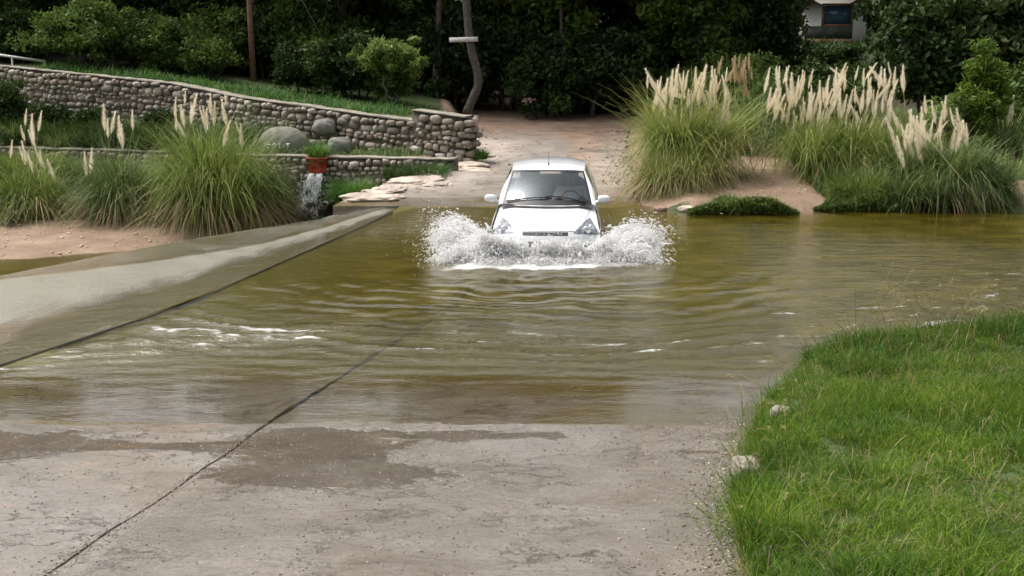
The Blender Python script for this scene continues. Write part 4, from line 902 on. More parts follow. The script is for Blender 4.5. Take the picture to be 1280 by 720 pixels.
# pole and wire
pp = at(318, 117, Y=36); root = empty('utility_pole', pp); tag(root, 'reddish brown round wooden pole behind the cobblestone wall', 'pole')
b = MB(); b.tube([(0, 0, -.3), (-.02, 0, 2.5), (-.05, 0, 7.8)], [.095, .088, .075], 14); b.build('shaft', M['pole'], root)
b = MB(); b.tube([(-.13, 0, 6.1), (.03, 0, 6.1)], .015, 6); b.build('bolt', simple('dull_steel', (.25, .25, .25), .5, .8), root)
b = MB(); q = np.array(at(436, 108, Y=35)); top = np.array([pp[0]-.05, pp[1], pp[2]+6.1])
b.tube([q, top], .009, 5); tag(b.build('guy_wire', simple('wire', (.22, .21, .19), .6, .5)), 'thin guy wire slanting down to the left behind the small tree', 'wire')
# handrail, left
a_, c_ = np.array(at(-20, 66, Y=34.6)), np.array(at(57, 77, Y=34.6)); root = empty('handrail', tuple(c_)); tag(root, 'pale metal handrail behind the top left of the wall', 'railing')
ms_ = simple('pale_pipe', (.5, .5, .47), .5)
b = MB(); b.tube([a_-c_, (0, 0, 0)], .04, 8); b.build('rail', ms_, root)
for t_ in (0.02, .55, .98):
    b = MB(); p0 = (a_-c_)*t_; b.tube([p0, p0-np.array([0, 0, .95])], .03, 8); b.build('post', ms_, root)

# house on the slope
def house():
    x, y = 16.9, 60.0; z = at(1030, 56, Y=60)[2]; root = empty('house', (x, y, z), 0)
    tag(root, 'small white house with a blue window on the wooded slope', 'house')
    wh = simple('white_wall', (.72, .71, .68), .8, nscale=2, var=.08); br = simple('brown_timber', (.33, .15, .08), .7, nscale=4, var=.3)
    b = MB(); X0, X1 = -2.0, 1.75
    b.box(X0, X1, 0, 4.5, -.6, 2.35)
    b.build('wall', wh, root, False)
    b = MB(); b.box(-1.62, .85, -.12, -.002, .02, .30); b.build('plinth', simple('orange_plaster', (.42, .25, .12), .8, nscale=3), root, False)
    b = MB(); b.box(-1.62, .85, -.10, -.003, .303, .95); b.build('stone_panel', simple('dark_stone_panel', (.07, .075, .06), .8, nscale=5, var=.5, bmp=.6), root, False)
    f = MB()
    for q in [(-.78, -.68, .955, 2.1), (.75, .85, .955, 2.1), (-.68, .75, 2.0, 2.1), (-.68, .75, .955, 1.04)]: f.box(q[0], q[1], -.09, -.004, q[2], q[3])
    wf = f.build('window', br, root, False)
    b = MB(); b.box(-.677, .747, -.05, -.03, 1.043, 1.997); b.build('pane', simple('blue_pane', (.05, .10, .17), .15), wf, False)
    b = MB(); P = [(-2.6, -.7, 2.25), (2.3, -.7, 2.25), (2.3, 2.25, 3.5), (-2.6, 2.25, 3.5), (2.3, 5.2, 2.25), (-2.6, 5.2, 2.25)]
    Q = [(p_[0], p_[1], p_[2]+.12) for p_ in P]
    b.add(P+Q, [(0, 1, 2, 3), (3, 2, 4, 5), (6, 7, 8, 9), (9, 8, 10, 11), (0, 1, 7, 6), (4, 5, 11, 10), (1, 2, 8, 7), (2, 4, 10, 8), (0, 3, 9, 6), (3, 5, 11, 9)])
    b.build('roof', simple('roof_tile', (.13, .06, .04), .8, nscale=6, var=.3), root, False)
house()

# low marsh plants on the far shore (dense small-leaf mats)
def marsh(label, x0, x1, py, zoff, Hh, n, seed, dep=.7):
    r = np.random.default_rng(seed); pa, pb = at(x0, py, 0), at(x1, py, 0); t = r.random(n)
    cx = pa[0]+(pb[0]-pa[0])*t; cyv = pa[1]+(pb[1]-pa[1])*t+r.uniform(0, dep, n)*np.sin(np.pi*np.clip(t, .08, .92))
    hh = Hh*np.sqrt(np.clip(np.sin(np.pi*np.clip(t*.96+.02, 0, 1)), .05, 1))*(.3+1.2*vn(cx*2.5, cyv*3, seed))
    cz = r.random(n)**.7*hh-.02
    o = np.array([pa[0], pa[1], 0]); V, Fc = leaves(np.stack([cx, cyv, cz], -1)-o, .038, 3.2, r, up=.4)
    m = int(n*.8); k = r.integers(0, n, m)
    V2, F2 = ribbons(np.stack([cx[k], cyv[k], cz[k]*.2], -1)-o, r.uniform(0, 6.28, m), np.abs(r.normal(0, .4, m)), hh[k]*r.uniform(.6, 1.6, m), np.full(m, .010), r.uniform(0, .6, m), 3)
    ob = mk('marsh_plants', np.concatenate([V, V2]), [np.concatenate([Fc, F2+len(V)])], leafmat('marsh_leaf'+str(seed), [(.035, .06, .012), (.085, .135, .025), (.19, .24, .06)], .5, .3, 2)); ob.location = o
    tag(ob, label, 'marsh plants', kind='stuff')
marsh('low green marsh plants at the far water edge right of the road', 862, 998, 268, 0, .26, 9000, 3)
marsh('low green marsh plants at the water edge below the middle pampas clump', 1018, 1115, 264, 0, .28, 7000, 4, .5)
def groundgrass(name, label, xs, ys, n, Hh, mat, seed, mask=None, wid=.012, group=None, zf=None):
    r = np.random.default_rng(seed); x = r.uniform(*xs, n); y = r.uniform(*ys, n)
    if mask is not None: k = mask(x, y, r); x, y = x[k], y[k]
    m = len(x); z = terrain_z(x, y)
    V, Fc = ribbons(np.stack([x, y, z-.02], -1), r.uniform(0, 6.28, m), np.abs(r.normal(.15, .35, m)), Hh*r.uniform(.4, 1.4, m)*(.5+vn(x*1.5, y*1.5, seed)), np.full(m, wid), r.uniform(.05, .6, m), 3)
    return tag(mk(name, V, Fc, mat), label, 'grass', kind='stuff')
groundgrass('wall_top_grass', 'green grass growing on the ground above the long cobblestone wall', (-14, -1.4), (29.5, 37.5), 26000, .28, G_BRIGHT, 5, lambda x, y, r: (y > ypl(x, UWALL)+.45) & (y < ypl(x, UWALL)+3.2+r.normal(0, .5, len(x))), .016)
groundgrass('bank_scrub_grass', 'scruffy grass on the left stream bank below the pampas clumps', (-13, -5.6), (24.2, 27.5), 16000, .33, G_PAMPD, 6, lambda x, y, r: y > 24.45+.25*fbm(x, y, 4), .014)
groundgrass('bank_grass', 'grass between the pampas clumps of the right bank', (2.9, 16), (22.8, 34), 42000, .32, G_PAMPD, 7, lambda x, y, r: (x > pl(y, ROADR)+.5) & ~((np.abs(x-5.0) < 1.5) & (y < 26.0)), .016)
groundgrass('shore_grass', 'short grass between the tussocks on the right shore', (6.0, 9.6), (21.15, 23.2), 16000, .35, G_PAMPD, 9, None, .014)
groundgrass('terrace_grass', 'rough grass on the terrace between the two cobblestone walls', (-13, -2.0), (25.9, 32), 18000, .26, G_PAMPD, 10, lambda x, y, r: (y > ypl(x, LWALL)+.35) & (y < ypl(x, UWALL)-.1), .014)
groundgrass('slope_grass', 'grass on the slope below the white house', (9, 24), (48, 60), 7000, .4, G_SEDGE, 8, None, .04)

# ------------------------------------------------------------------ near right grass bank
G_LAWN = leafmat('lawn_blade', [(.022, .066, .004), (.095, .180, .012), (.26, .35, .045)], .5, .45, 1.1, .2, use_obj=False)
G_LAWND = leafmat('tall_blade', [(.020, .050, .004), (.055, .12, .010), (.16, .23, .04)], .5, .4, 1.6, .2, use_obj=False)
def near_bank():
    r = np.random.default_rng(77)
    def cover(n, ylo, yhi, xhi):
        y = r.uniform(ylo, yhi, n); x = r.uniform(.9, xhi, n)
        e = pl(y, GEDGE)+fbm(y*3, y*0+1, 7)*.35; sp = sdist(POOL, x, y)
        k = (x > e-.03+r.exponential(.05, n)) & (vn(x*5, y*5, 2) > .20) & (sp < .10) & (x < 2.0+y*.5)
        return x[k], y[k]
    x, y = cover(210000, 4.6, 12.2, 7.2)
    m = len(x); z = terrain_z(x, y); v = vn(x*2.2, y*2.2, 3)
    e = x-pl(y, GEDGE); ln = (.05+.12*v**1.5+.12*vn(x*1.1, y*1.3, 12)**3)*r.uniform(.5, 1.6, m)*(1+1.1*np.exp(-(e/.3)**2))
    V, Fc = ribbons(np.stack([x, y, z-.01], -1), r.uniform(0, 6.28, m), np.abs(r.normal(.45, .42, m)), ln, r.uniform(.004, .0075, m), r.uniform(.1, .7, m), 3, twist=r.normal(0, 1, m))
    tag(mk('lawn_grass', V, Fc, G_LAWN), 'lush short green grass covering the near right bank', 'grass', kind='stuff')
    # taller ridge grass at the water side
    x = r.uniform(2.9, 8, 26000); y = r.uniform(9.6, 12.0, 26000); sp = sdist(POOL, x, y)
    k = (sp < .12) & (sp > -1.5+.5*r.random(26000)) & (vn(x*1.3, y*2, 14) > .30); x, y = x[k], y[k]; m = len(x); z = terrain_z(x, y)
    V, Fc = ribbons(np.stack([x, y, z-.02], -1), r.uniform(0, 6.28, m), np.abs(r.normal(.3, .35, m)), r.uniform(.10, .36, m)*(.35+1.1*vn(x*2, y*2, 6)), r.uniform(.005, .009, m), r.uniform(.1, .8, m), 5, twist=r.normal(0, 1, m))
    tag(mk('tall_grass', V, Fc, G_LAWND), 'longer darker grass along the ridge of the near right bank', 'grass', kind='stuff')
    # straw coloured blades and seed stalks
    x, y = cover(9000, 4.8, 12, 7.2); z = terrain_z(x, y); m = len(x)
    V, Fc = ribbons(np.stack([x, y, z], -1), r.uniform(0, 6.28, m), np.abs(r.normal(.5, .5, m)), r.uniform(.06, .22, m), r.uniform(.003, .006, m), r.uniform(.1, .7, m), 4)
    tag(mk('dry_grass', V, Fc, DRY), 'straw coloured blades scattered through the green bank grass', 'grass', kind='stuff')
    mb = MB()
    def stalk(px, py, z0, L, az, th, k, heads=True):
        p = at(px, py, z0); t = np.linspace(0, 1, 12); rad = L*(math.sin(th)*t+.22*k*2*t**2); zz = L*(math.cos(th)*t-k*t**3)
        P = np.stack([p[0]+rad*math.cos(az), p[1]+rad*math.sin(az)*.6, z0+zz], -1)
        mb.tube(P, np.linspace(.0028, .0012, 12), 4)
        if heads:
            n = 26; tt = r.uniform(.68, 1, n); b0 = np.stack([np.interp(tt, t, P[:, i]) for i in range(3)], -1)
            V, Fc = ribbons(b0, az+r.normal(0, .8, n), r.uniform(.3, 1.3, n), r.uniform(.015, .035, n), np.full(n, .004), r.uniform(0, .5, n), 2); mb.add(V, Fc)
    for i in range(42):
        px = r.uniform(1050, 1300); stalk(px, r.uniform(415, 450), .45, r.uniform(.4, .95), r.choice([0, math.pi])+r.normal(0, .6), abs(r.normal(.15, .2)), r.uniform(.1, .5))
    for i in range(26):
        py = r.uniform(480, 690); stalk(r.uniform(925, 1010), py, .2+.2*(py-480)/210, r.uniform(.25, .5), math.pi+r.normal(0, .9), abs(r.normal(.35, .25)), r.uniform(.2, .6))
    tag(mb.build('grass_stalks', leafmat('straw_stalk', [(.20, .18, .07), (.34, .29, .13), (.48, .42, .24)], .6, .3, 4, use_obj=False)), 'thin seeding grass stalks arching over the near bank', 'grass', kind='stuff')
near_bank()

# ------------------------------------------------------------------ spout trough and cascade
def spout():
    x, y = at(397, 195, Y=25.95)[0], 25.92
    root = empty('red_trough', (x, y, .2)); tag(root, 'orange red metal trough set in the low wall as a water spout', 'trough')
    red = simple('orange_red_paint', (.42, .07, .025), .5, nscale=8, var=.35)
    b = MB(); P = []
    for (w0, z) in ((.17, -.02), (.22, .30), (.24, .30), (.24, .33), (.205, .33), (.15, .02)):
        P.append([(-w0, -.16-w0*.2, z), (w0, -.16-w0*.2, z), (w0, .22, z), (-w0, .22, z)])
    b.grid(P, wrap=True); b.add(P[-1], [(0, 1, 2, 3)]); b.build('shell', red, root, False)
    wm, nt, bb = newmat('falling_water'); bb.inputs['Base Color'].default_value = (.90, .92, .93, 1); bb.inputs['Roughness'].default_value = .15
    tr = nd(nt, 'BsdfTransparent'); ms = nd(nt, 'MixShader'); ms.inputs[0].default_value = .12
    lk(nt, bb.outputs[0], ms.inputs[1]); lk(nt, tr.outputs[0], ms.inputs[2]); lk(nt, ms.outputs[0], nt.nodes['Material Output'].inputs[0])
    M['fall'] = wm
    r = np.random.default_rng(9)
    # ledge rocks it tumbles over
    for i, (dx, dy, z, s) in enumerate([(-.02, -.20, -.12, .17), (-.16, -.26, -.28, .18), (.08, -.30, -.36, .16), (-.30, -.36, -.48, .20), (-.08, -.42, -.54, .18), (.14, -.42, -.66, .20), (-.38, -.52, -.74, .22), (-.14, -.58, -.80, .20), (.06, -.62, -.92, .22), (-.50, -.62, -.94, .24), (.40, -.35, -.60, .30), (-.66, -.3, -.60, .34)]):
        rock('rock', 'wet dark rock of the ledge the cascade tumbles over', (x+dx, y+dy, z), (s, s*.7, s*.62), M['darkrock'], 60+i, rz=i, sub=4, power=.55, amp=.42, group='wet rocks under the cascade')
    mb = MB()
    for i in range(250):
        u = r.choice([-.10, .09])+r.uniform(-.035, .035) if r.random() < .8 else r.uniform(-.16, .16)
        sp = (r.random()**1.3)*.75; z = .17; px, py = x+u, y-.22-r.uniform(0, .05); P = [(px, py, z)]
        t0 = r.random()
        zz = .17; step = 0
        while zz > -.93:
            zz -= r.uniform(.05, .11); step += 1
            px += r.normal(-.010-.03*sp, .022); py -= .022+abs(r.normal(0, .012)); P.append((px, py, zz))
        a = int(r.uniform(0, len(P)*.75)) if r.random() < .75 else 0; bb_ = min(len(P), a+r.integers(3, 7)); Q = np.array(P[a:bb_])
        if len(Q) < 3: continue
        w = r.uniform(.004, .011); mb.tube(Q, np.linspace(w, w*.4, len(Q)), 4)
    V0, F0 = ico(1)
    for i in range(700):
        t = r.random(); px = x-.30*t+r.normal(0, .10+.16*t); py = y-.30-.42*t+r.normal(0, .04); zz = .12-1.05*t
        mb.add(V0*r.uniform(.004, .013)+np.array([px, py, zz]), F0)
    for i in range(260):
        mb.add(V0*(r.uniform(.01, .035), r.uniform(.01, .03), .01)+np.array([x-.42+r.normal(0, .28), y-.85+r.normal(0, .12), -.945]), F0)
    o = mb.build('cascade', wm); tag(o, 'white water cascade falling from the red trough to the stream', 'cascade', kind='stuff')
spout()

# ------------------------------------------------------------------ the car
def carpaint():
    m, nt, b = newmat('white_car_paint'); b.inputs['Base Color'].default_value = (.74, .76, .78, 1); b.inputs['Roughness'].default_value = .28
    b.inputs['Coat Weight'].default_value = .9; b.inputs['Coat Roughness'].default_value = .04
    n = noise(nt, pos(nt, obj=True), 3.5, 6, .7); lk(nt, ramp(nt, n, [(.35, (.62, .62, .61)), (.6, (.74, .76, .78))]), b.inputs['Base Color'])
    return m
def glassmat(name, tint, spec=1.0, base=.04):
    m, nt, b = newmat(name); nt.nodes.remove(b)
    fr = nd(nt, 'Fresnel'); fr.inputs[0].default_value = 1.5
    tr = nd(nt, 'BsdfTransparent'); tr.inputs[0].default_value = tuple(tint)+(1,)
    gl = nd(nt, 'BsdfGlossy'); gl.inputs['Roughness'].default_value = .02; gl.inputs[0].default_value = (.86, .96, 1, 1)
    ms = nd(nt, 'MixShader'); lk(nt, math_(nt, 'MULTIPLY', fr.outputs[0], spec, clamp=True), ms.inputs[0])
    lk(nt, tr.outputs[0], ms.inputs[1]); lk(nt, gl.outputs[0], ms.inputs[2]); lk(nt, ms.outputs[0], nt.nodes['Material Output'].inputs[0])
    return m
def make_car():
    root = empty('hatchback_car', (CARX, CARY, -.30), -YAW)
    tag(root, 'white hatchback car driving towards the camera through the flooded ford', 'car')
    paint = carpaint(); blk = simple('black_plastic', (.018, .018, .02), .45); rub = simple('rubber', (.02, .02, .02), .8)
    glass = glassmat('windscreen_glass', (.95, .97, .98), 1.5); sglass = glassmat('side_glass', (.35, .38, .38), 1.3)
    chrome = simple('chrome', (.8, .8, .82), .12, 1); trim = simple('grey_trim', (.10, .105, .11), .7, nscale=20); silver = simple('silver', (.45, .46, .48), .35, .8)
    prof = [(.12, .17), (.05, .21), (.01, .30), (.0, .42), (.01, .52), (.05, .615), (.12, .685), (.22, .735), (.38, .80), (.58, .872), (.76, .932), (.90, .975)]
    pk = np.linspace(0, 1, len(prof)); py_ = np.array([p[0] for p in prof]); pz_ = np.array([p[1] for p in prof])
    def nose(x, v):
        x = np.asarray(x, float); v = np.asarray(v, float)
        y = np.interp(v, pk, py_); z = np.interp(v, pk, pz_)
        W = np.interp(v, [0, .2, .5, .7, 1], [.78, .83, .825, .80, .745]); a = np.clip(np.abs(x)/W, 0, 1)
        hood = smooth01((v-.4)/.3)
        return np.stack([x, y+(.34*a**2.6)*(1-.42*hood), z-(.02+.055*hood)*a**2.6+.012*hood*np.exp(-((np.abs(x)-.52)/.12)**2)], -1)
    Wv = lambda v: np.interp(v, [0, .2, .5, .7, 1], [.78, .83, .825, .80, .745])
    vv = np.linspace(0, 1, 60); uu = np.linspace(-1, 1, 61)
    U, VV = np.meshgrid(uu, vv); G = nose(U*Wv(VV), VV)
    b = MB(); b.grid(G)
    def belt(y): return np.interp(y, [.30, .5, .8, 1.02, 1.3, 3.0, 3.75], [.665, .735, .845, .925, .955, 1.0, 1.04])
    def xtop(y): return np.interp(y, [.30, .5, .8, 1.05, 1.4, 3.2, 3.75], [.825, .815, .785, .765, .785, .78, .72])
    for s in (-1, 1):
        yy = np.linspace(.32, 3.76, 130); hh = np.linspace(0, 1, 14); P = []
        for y in yy:
            zt = belt(y); zb = .19
            for wc in (.72, 3.17):
                if abs(y-wc) < .335: zb = max(zb, .29+math.sqrt(.335**2-(y-wc)**2))
            xb = np.interp(y, [.32, .6, 3.3, 3.76], [.80, .84, .84, .76]); xt = xtop(y)
            P.append([(s*(xt+(xb-xt)*math.sin(min(1, h*1.8)*math.pi/2)-.03*max(0, h-.7)), y, zt+(zb-zt)*h) for h in hh])
        b.grid(P)
    # tail
    tp = [(3.80, .20), (3.86, .35), (3.85, .6), (3.80, .85), (3.76, 1.04)]
    P = [[(a*.76, y-.12*abs(a)**3, z) for a in np.linspace(-1, 1, 21)] for y, z in tp]; b.grid(P)
    body = b.build('body', paint, root)
    # roof
    zr = lambda y: np.interp(y, [1.55, 1.62, 1.75, 1.95, 2.3, 2.7, 3.1, 3.45], [1.415, 1.438, 1.468, 1.503, 1.525, 1.52, 1.495, 1.44])
    def roofp(a, t):
        y = (1.60+.13*a*a)+(3.46-.05*a*a-(1.60+.13*a*a))*t; w = np.interp(t, [0, .3, 1], [.575, .60, .565])
        return (a*w, y, zr(y)-.055*abs(a)**2.4)
    b = MB(); b.grid([[roofp(a, t) for a in np.linspace(-1, 1, 31)] for t in np.linspace(0, 1, 30)]); b.build('roof', paint, root)
    b = MB(); b.tube([(0, 1.83, 1.49), (0, 1.85, 1.515)], .012, 8); b.tube([(0, 1.84, 1.51), (0, 1.92, 1.70)], .004, 6); b.build('antenna', blk, root)
    # windscreen
    def ws(a, t, off=0):
        x = a*(.70+(.575-.70)*t); y0 = .86+.20*a*a; y1 = 1.60+.13*a*a; z0 = .965-.01*a*a; z1 = zr(1.60)-.035*abs(a)**2.4
        bow = .035*math.sin(math.pi*t); return (x, y0+(y1-y0)*t-bow*.5-off, z0+(z1-z0)*t+bow*.8+off)
    b = MB(); b.grid([[ws(a, t) for a in np.linspace(-1, 1, 31)] for t in np.linspace(.0, 1, 24)]); wsg = b.build('windscreen', glass, root)
    b = MB()     # black ceramic edge
    b.grid([[ws(a, t, .004) for a in np.linspace(-1, 1, 31)] for t in (.0, .05, .115)])
    b.grid([[ws(a, t, .004) for a in np.linspace(-1, 1, 31)] for t in (.945, .97, 1.0)])
    for s in (-1, 1): b.grid([[ws(s*q, t, .004) for q in (.955, .98, 1.0)] for t in np.linspace(0, 1, 24)])
    b.build('edge_band', blk, wsg)
    b = MB(); b.grid([[(ws(a, 0)[0]*1.03, ws(a, 0)[1]-.11+.11*k, ws(a, 0)[2]-.022+.016*k) for a in np.linspace(-1, 1, 31)] for k in (0, .5, 1)]); b.build('cowl', blk, root)
    for (x0, x1, t0, t1) in ((-.62, .02, .045, .17), (-.02, .60, .21, .035)):
        wp = MB(); P = [ws(x0/.68+(x1-x0)/.68*k, t0+(t1-t0)*k+.035*math.sin(math.pi*k), .018) for k in np.linspace(0, 1, 12)]
        wp.tube(P, .011, 6); wp.build('wiper', blk, root)
    # pillars and side windows
    zs = lambda y: float(zr(y))-.055
    def side(f, h, s, off=0):
        yA = 1.06+.67*h; yR = 3.72-.34*h; y = yA+(yR-yA)*f; z0 = float(belt(y)); z1 = zs(np.clip(y, 1.73, 3.4))
        w1 = np.interp(y, [1.6, 2.2, 3.46], [.578, .60, .568]); x = xtop(y)+(w1-xtop(y))*h**1.15+.018*math.sin(math.pi*h)+off
        return (s*x, y, z0+(z1-z0)*h)
    hs_ = np.linspace(0, 1, 10)
    for s in (-1, 1):
        b = MB()
        b.grid([[side(f, h, s) for f in (0, .012, .025)] for h in hs_])
        b.grid([[np.array(ws(s, h))*(1-k)+np.array(side(0, h, s))*k+np.array([0, 0, .012*math.sin(math.pi*k)]) for k in np.linspace(0, 1, 5)] for h in hs_])
        b.grid([[side(f, h, s) for f in np.linspace(.82, 1, 5)] for h in hs_])
        b.grid([[side(f, h, s) for f in np.linspace(.02, .83, 24)] for h in (.94, .97, 1)])
        b.build('pillar', paint, root)
        for f0, f1 in ((.025, .125), (.145, .42), (.46, .82)):
            g = MB(); g.grid([[side(f, h, s, -.006) for f in np.linspace(f0, f1, 8)] for h in np.linspace(0, .94, 8)]); g.build('side_window', sglass, root)
        g = MB()
        for f0, f1 in ((.122, .147), (.418, .462)): g.grid([[side(f, h, s, -.002) for f in np.linspace(f0, f1, 3)] for h in np.linspace(0, .95, 8)])
        g.build('window_post', blk, root)
        # mirror
        mroot = MB(); V, Fc = rockV(3, (.10, .055, .062), 5, .75, 0.0); V[:, 1] *= 1; mroot.add(V+np.array([s*.89, 1.12, 1.035]), Fc); mr = mroot.build('mirror', paint, root)
        g = MB(); g.tube([(s*.73, 1.16, .965), (s*.84, 1.13, 1.0)], [.03, .022], 8); g.build('mirror_arm', paint if s > 0 else paint, mr)
        g = MB(); g.box(s*.89-.085, s*.89+.085, 1.176, 1.182, .99, 1.08); g.build('mirror_glass', chrome, mr, False)
        # door line + handle
        g = MB(); g.tube([(s*.842, 1.95, .86), (s*.858, 2.03, .865), (s*.842, 2.12, .86)], .012, 6); g.build('door_handle', paint, root)
        # headlight
        v0 = nose(np.array([s*.38]), .49); tri = [(.42, .505), (.815, .46), (.665, .80)]
        def hl(a, c, off):  # a along base, c to the tip
            xb = tri[0][0]+(tri[1][0]-tri[0][0])*a; vb = tri[0][1]+(tri[1][1]-tri[0][1])*a+.0*a; x = xb+(tri[2][0]-xb)*c; v = vb+(tri[2][1]-vb)*c**.9
            x += .035*math.sin(math.pi*c)*(a-.3)
            p = nose(np.array([s*min(x, .823)]), np.array([v]))[0]; nrm = np.array([s*.35*a, -.75, .6]); nrm /= np.linalg.norm(nrm); return p+nrm*off*(1+1.2*math.sin(math.pi*a)*math.sin(math.pi*min(1, c*1.2)))
        g = MB(); g.grid([[hl(a, c, .007) for a in np.linspace(0, 1, 14)] for c in np.linspace(0, .98, 14)]); hlo = g.build('headlight', HL, root)
        for (a, c, rr2) in ((.45, .2, .062), (.62, .48, .04)):
            p = hl(a, c, .012); g = MB(); V, Fc = rockV(3, (rr2, .016, rr2), 3, 1, 0); g.add(V+p, Fc); g.build('reflector', chrome, hlo)
        # rear lamp
        g = MB(); g.box(s*.66, s*.72, 3.75, 3.80, .72, .98); g.build('rear_lamp', simple('red_lens', (.4, .02, .02), .2), root, False)
    # rear window
    b = MB(); P = [[(a*(.66-.10*t), 3.76-.10*a*a-.32*t, 1.04+(.36)*t) for a in np.linspace(-1, 1, 17)] for t in np.linspace(0, 1, 8)]
    b.grid(P); b.build('rear_window', glassmat('rear_glass', (.75, .8, .8), 1.2), root)
    # nose details
    def npatch(x0, x1, z0, z1, off, n=20, m=4, bow=0):
        vz = lambda z: float(np.interp(z, pz_, pk))
        return [[tuple(nose(np.array([x]), np.array([vz(z0+(z1-z0)*k)]))[0]+np.array([0, -off, off*.4])) for x in np.linspace(x0, x1, n)] for k in np.linspace(0, 1, m)]
    b = MB(); b.grid(npatch(-.34, .34, .625, .672, .005)); gr = b.build('grille', blk, root)
    for z in (.640, .657):
        b = MB(); b.grid(npatch(-.33, .33, z-.002, z+.002, .010, m=2)); b.build('grille_bar', trim, gr)
    b = MB(); b.grid(npatch(-.66, .66, .20, .50, .005)); b.build('lower_grille', blk, root)
    for s in (-1, 1):
        b = MB(); b.grid(npatch(s*.57, s*.72, .27, .37, .006, 8)); b.build('fog_lamp_recess', blk, root)
    b = MB(); b.box(-.26, .26, -.035, -.022, .43, .55); b.build('number_plate', simple('plate', (.05, .05, .05), .4), root, False)
    # bonnet shut line
    for s in (-1, 1):
        b = MB(); P = [nose(np.array([s*np.interp(k, [0, .5, 1], [.42, .60, .70])]), np.array([np.interp(k, [0, 1], [.51, .985])]))[0]+np.array([0, -.001, .0015]) for k in np.linspace(0, 1, 20)]
        b.tube(P, .0028, 4); b.build('bonnet_seam', trim, body)
    b = MB(); P = [nose(np.array([x]), np.array([.545-.0*abs(x)]))[0]+np.array([0, -.002, .002]) for x in np.linspace(-.43, .43, 30)]; b.tube(P, .003, 4); b.build('bonnet_seam', trim, body)
    # wheels
    for wx, wy in ((-.74, .72), (.74, .72), (-.74, 3.17), (.74, 3.17)):
        wt = MB(); q = lambda P, wx=wx, wy=wy: np.stack([P[:, 2]+wx, P[:, 0]+wy, P[:, 1]+.285], -1)
        wt.lathe([(.19, -.085), (.25, -.09), (.275, -.075), (.285, -.05), (.285, .05), (.275, .075), (.25, .09), (.19, .085)], 32, tf=q); wl = wt.build('wheel', rub, root)
        rm = MB(); sg = 1 if wx > 0 else -1
        rm.lathe([(.02, .075*sg), (.05, .07*sg), (.17, .045*sg), (.195, .085*sg), (.2, .06*sg)], 28, tf=q)
        for k in range(6):
            a = k*math.pi/3; c, s_ = math.cos(a), math.sin(a)
            P0 = q(np.array([(c*.03, s_*.03, .085*sg), (c*.18, s_*.18, .078*sg)])); rm.tube(P0, [.025, .016], 6)
        rm.build('rim', silver, wl)
    # underbody + cabin
    b = MB(); b.box(-.70, .70, .35, 3.6, .2, .34); b.box(-.66, .66, .98, 1.15, .34, .80); b.build('underbody', blk, root, False)
    b = MB()   # dashboard
    b.grid([[(x, y, z-.04*abs(x/.68)**4) for x in np.linspace(-.68, .68, 15)] for y, z in ((.98, .91), (1.12, .935), (1.25, .93), (1.35, .88), (1.36, .66))]); b.build('dashboard', simple('dash', (.10, .105, .11), .7), root)
    st = simple('seat_fabric', (.24, .245, .255), .9, nscale=30, var=.2)
    for sx in (-.36, .36):
        b = MB(); V, Fc = rockV(3, (.25, .27, .10), 6, .6, 0); b.add(V+np.array([sx, 1.80, .60]), Fc); se = b.build('seat', st, root)
        b = MB(); V, Fc = rockV(3, (.24, .08, .33), 7, .6, 0); V[:, 1] += V[:, 2]*.30; b.add(V+np.array([sx, 2.14, .93]), Fc); b.build('backrest', st, se)
        b = MB(); V, Fc = rockV(3, (.13, .05, .085), 8, .65, 0); b.add(V+np.array([sx, 2.27, 1.30]), Fc); b.tube([(sx, 2.25, 1.15), (sx, 2.26, 1.28)], .01, 6); b.build('headrest', st, se)
    b = MB(); V, Fc = rockV(3, (.62, .10, .30), 7, .5, 0); b.add(V+np.array([0, 3.1, .90]), Fc); b.box(-.6, .6, 2.65, 3.1, .5, .66); b.build('rear_seat', st, root)
    for sx in (-.3, .3):
        b = MB(); V, Fc = rockV(2, (.12, .045, .07), 8, .65, 0); b.add(V+np.array([sx, 3.15, 1.22]), Fc); b.build('rear_headrest', st, root)
    b = MB(); cxs, cys, czs, rs = .36, 1.50, .93, .185
    P = [(cxs+rs*math.cos(t), cys-.25*rs*math.sin(t)*-1, czs+rs*.95*math.sin(t)) for t in np.linspace(0, 2*math.pi, 33)]
    b.tube(P, .015, 8, cap=False); b.tube([(cxs-rs, cys, czs), (cxs+rs, cys, czs)], .018, 6); b.tube([(cxs, cys, czs), (cxs, 1.3, .83)], .035, 8); b.build('steering_wheel', blk, root)
    b = MB(); V, Fc = rockV(2, (.11, .02, .035), 9, .5, 0); b.add(V+np.array([0, 1.50, 1.345]), Fc); b.build('rear_view_mirror', blk, root)
    return root
def headlight_mat():
    m, nt, b = newmat('headlight_lens'); n = noise(nt, pos(nt, (1, 1, 1), True), 14, 2)
    lk(nt, ramp(nt, n, [(.35, (.06, .07, .08)), (.6, (.30, .33, .36))]), b.inputs['Base Color']); b.inputs['Roughness'].default_value = .12; b.inputs['Metallic'].default_value = .5
    b.inputs['Coat Weight'].default_value = 1; b.inputs['Coat Roughness'].default_value = .02; return m
HL = headlight_mat()
car = make_car()

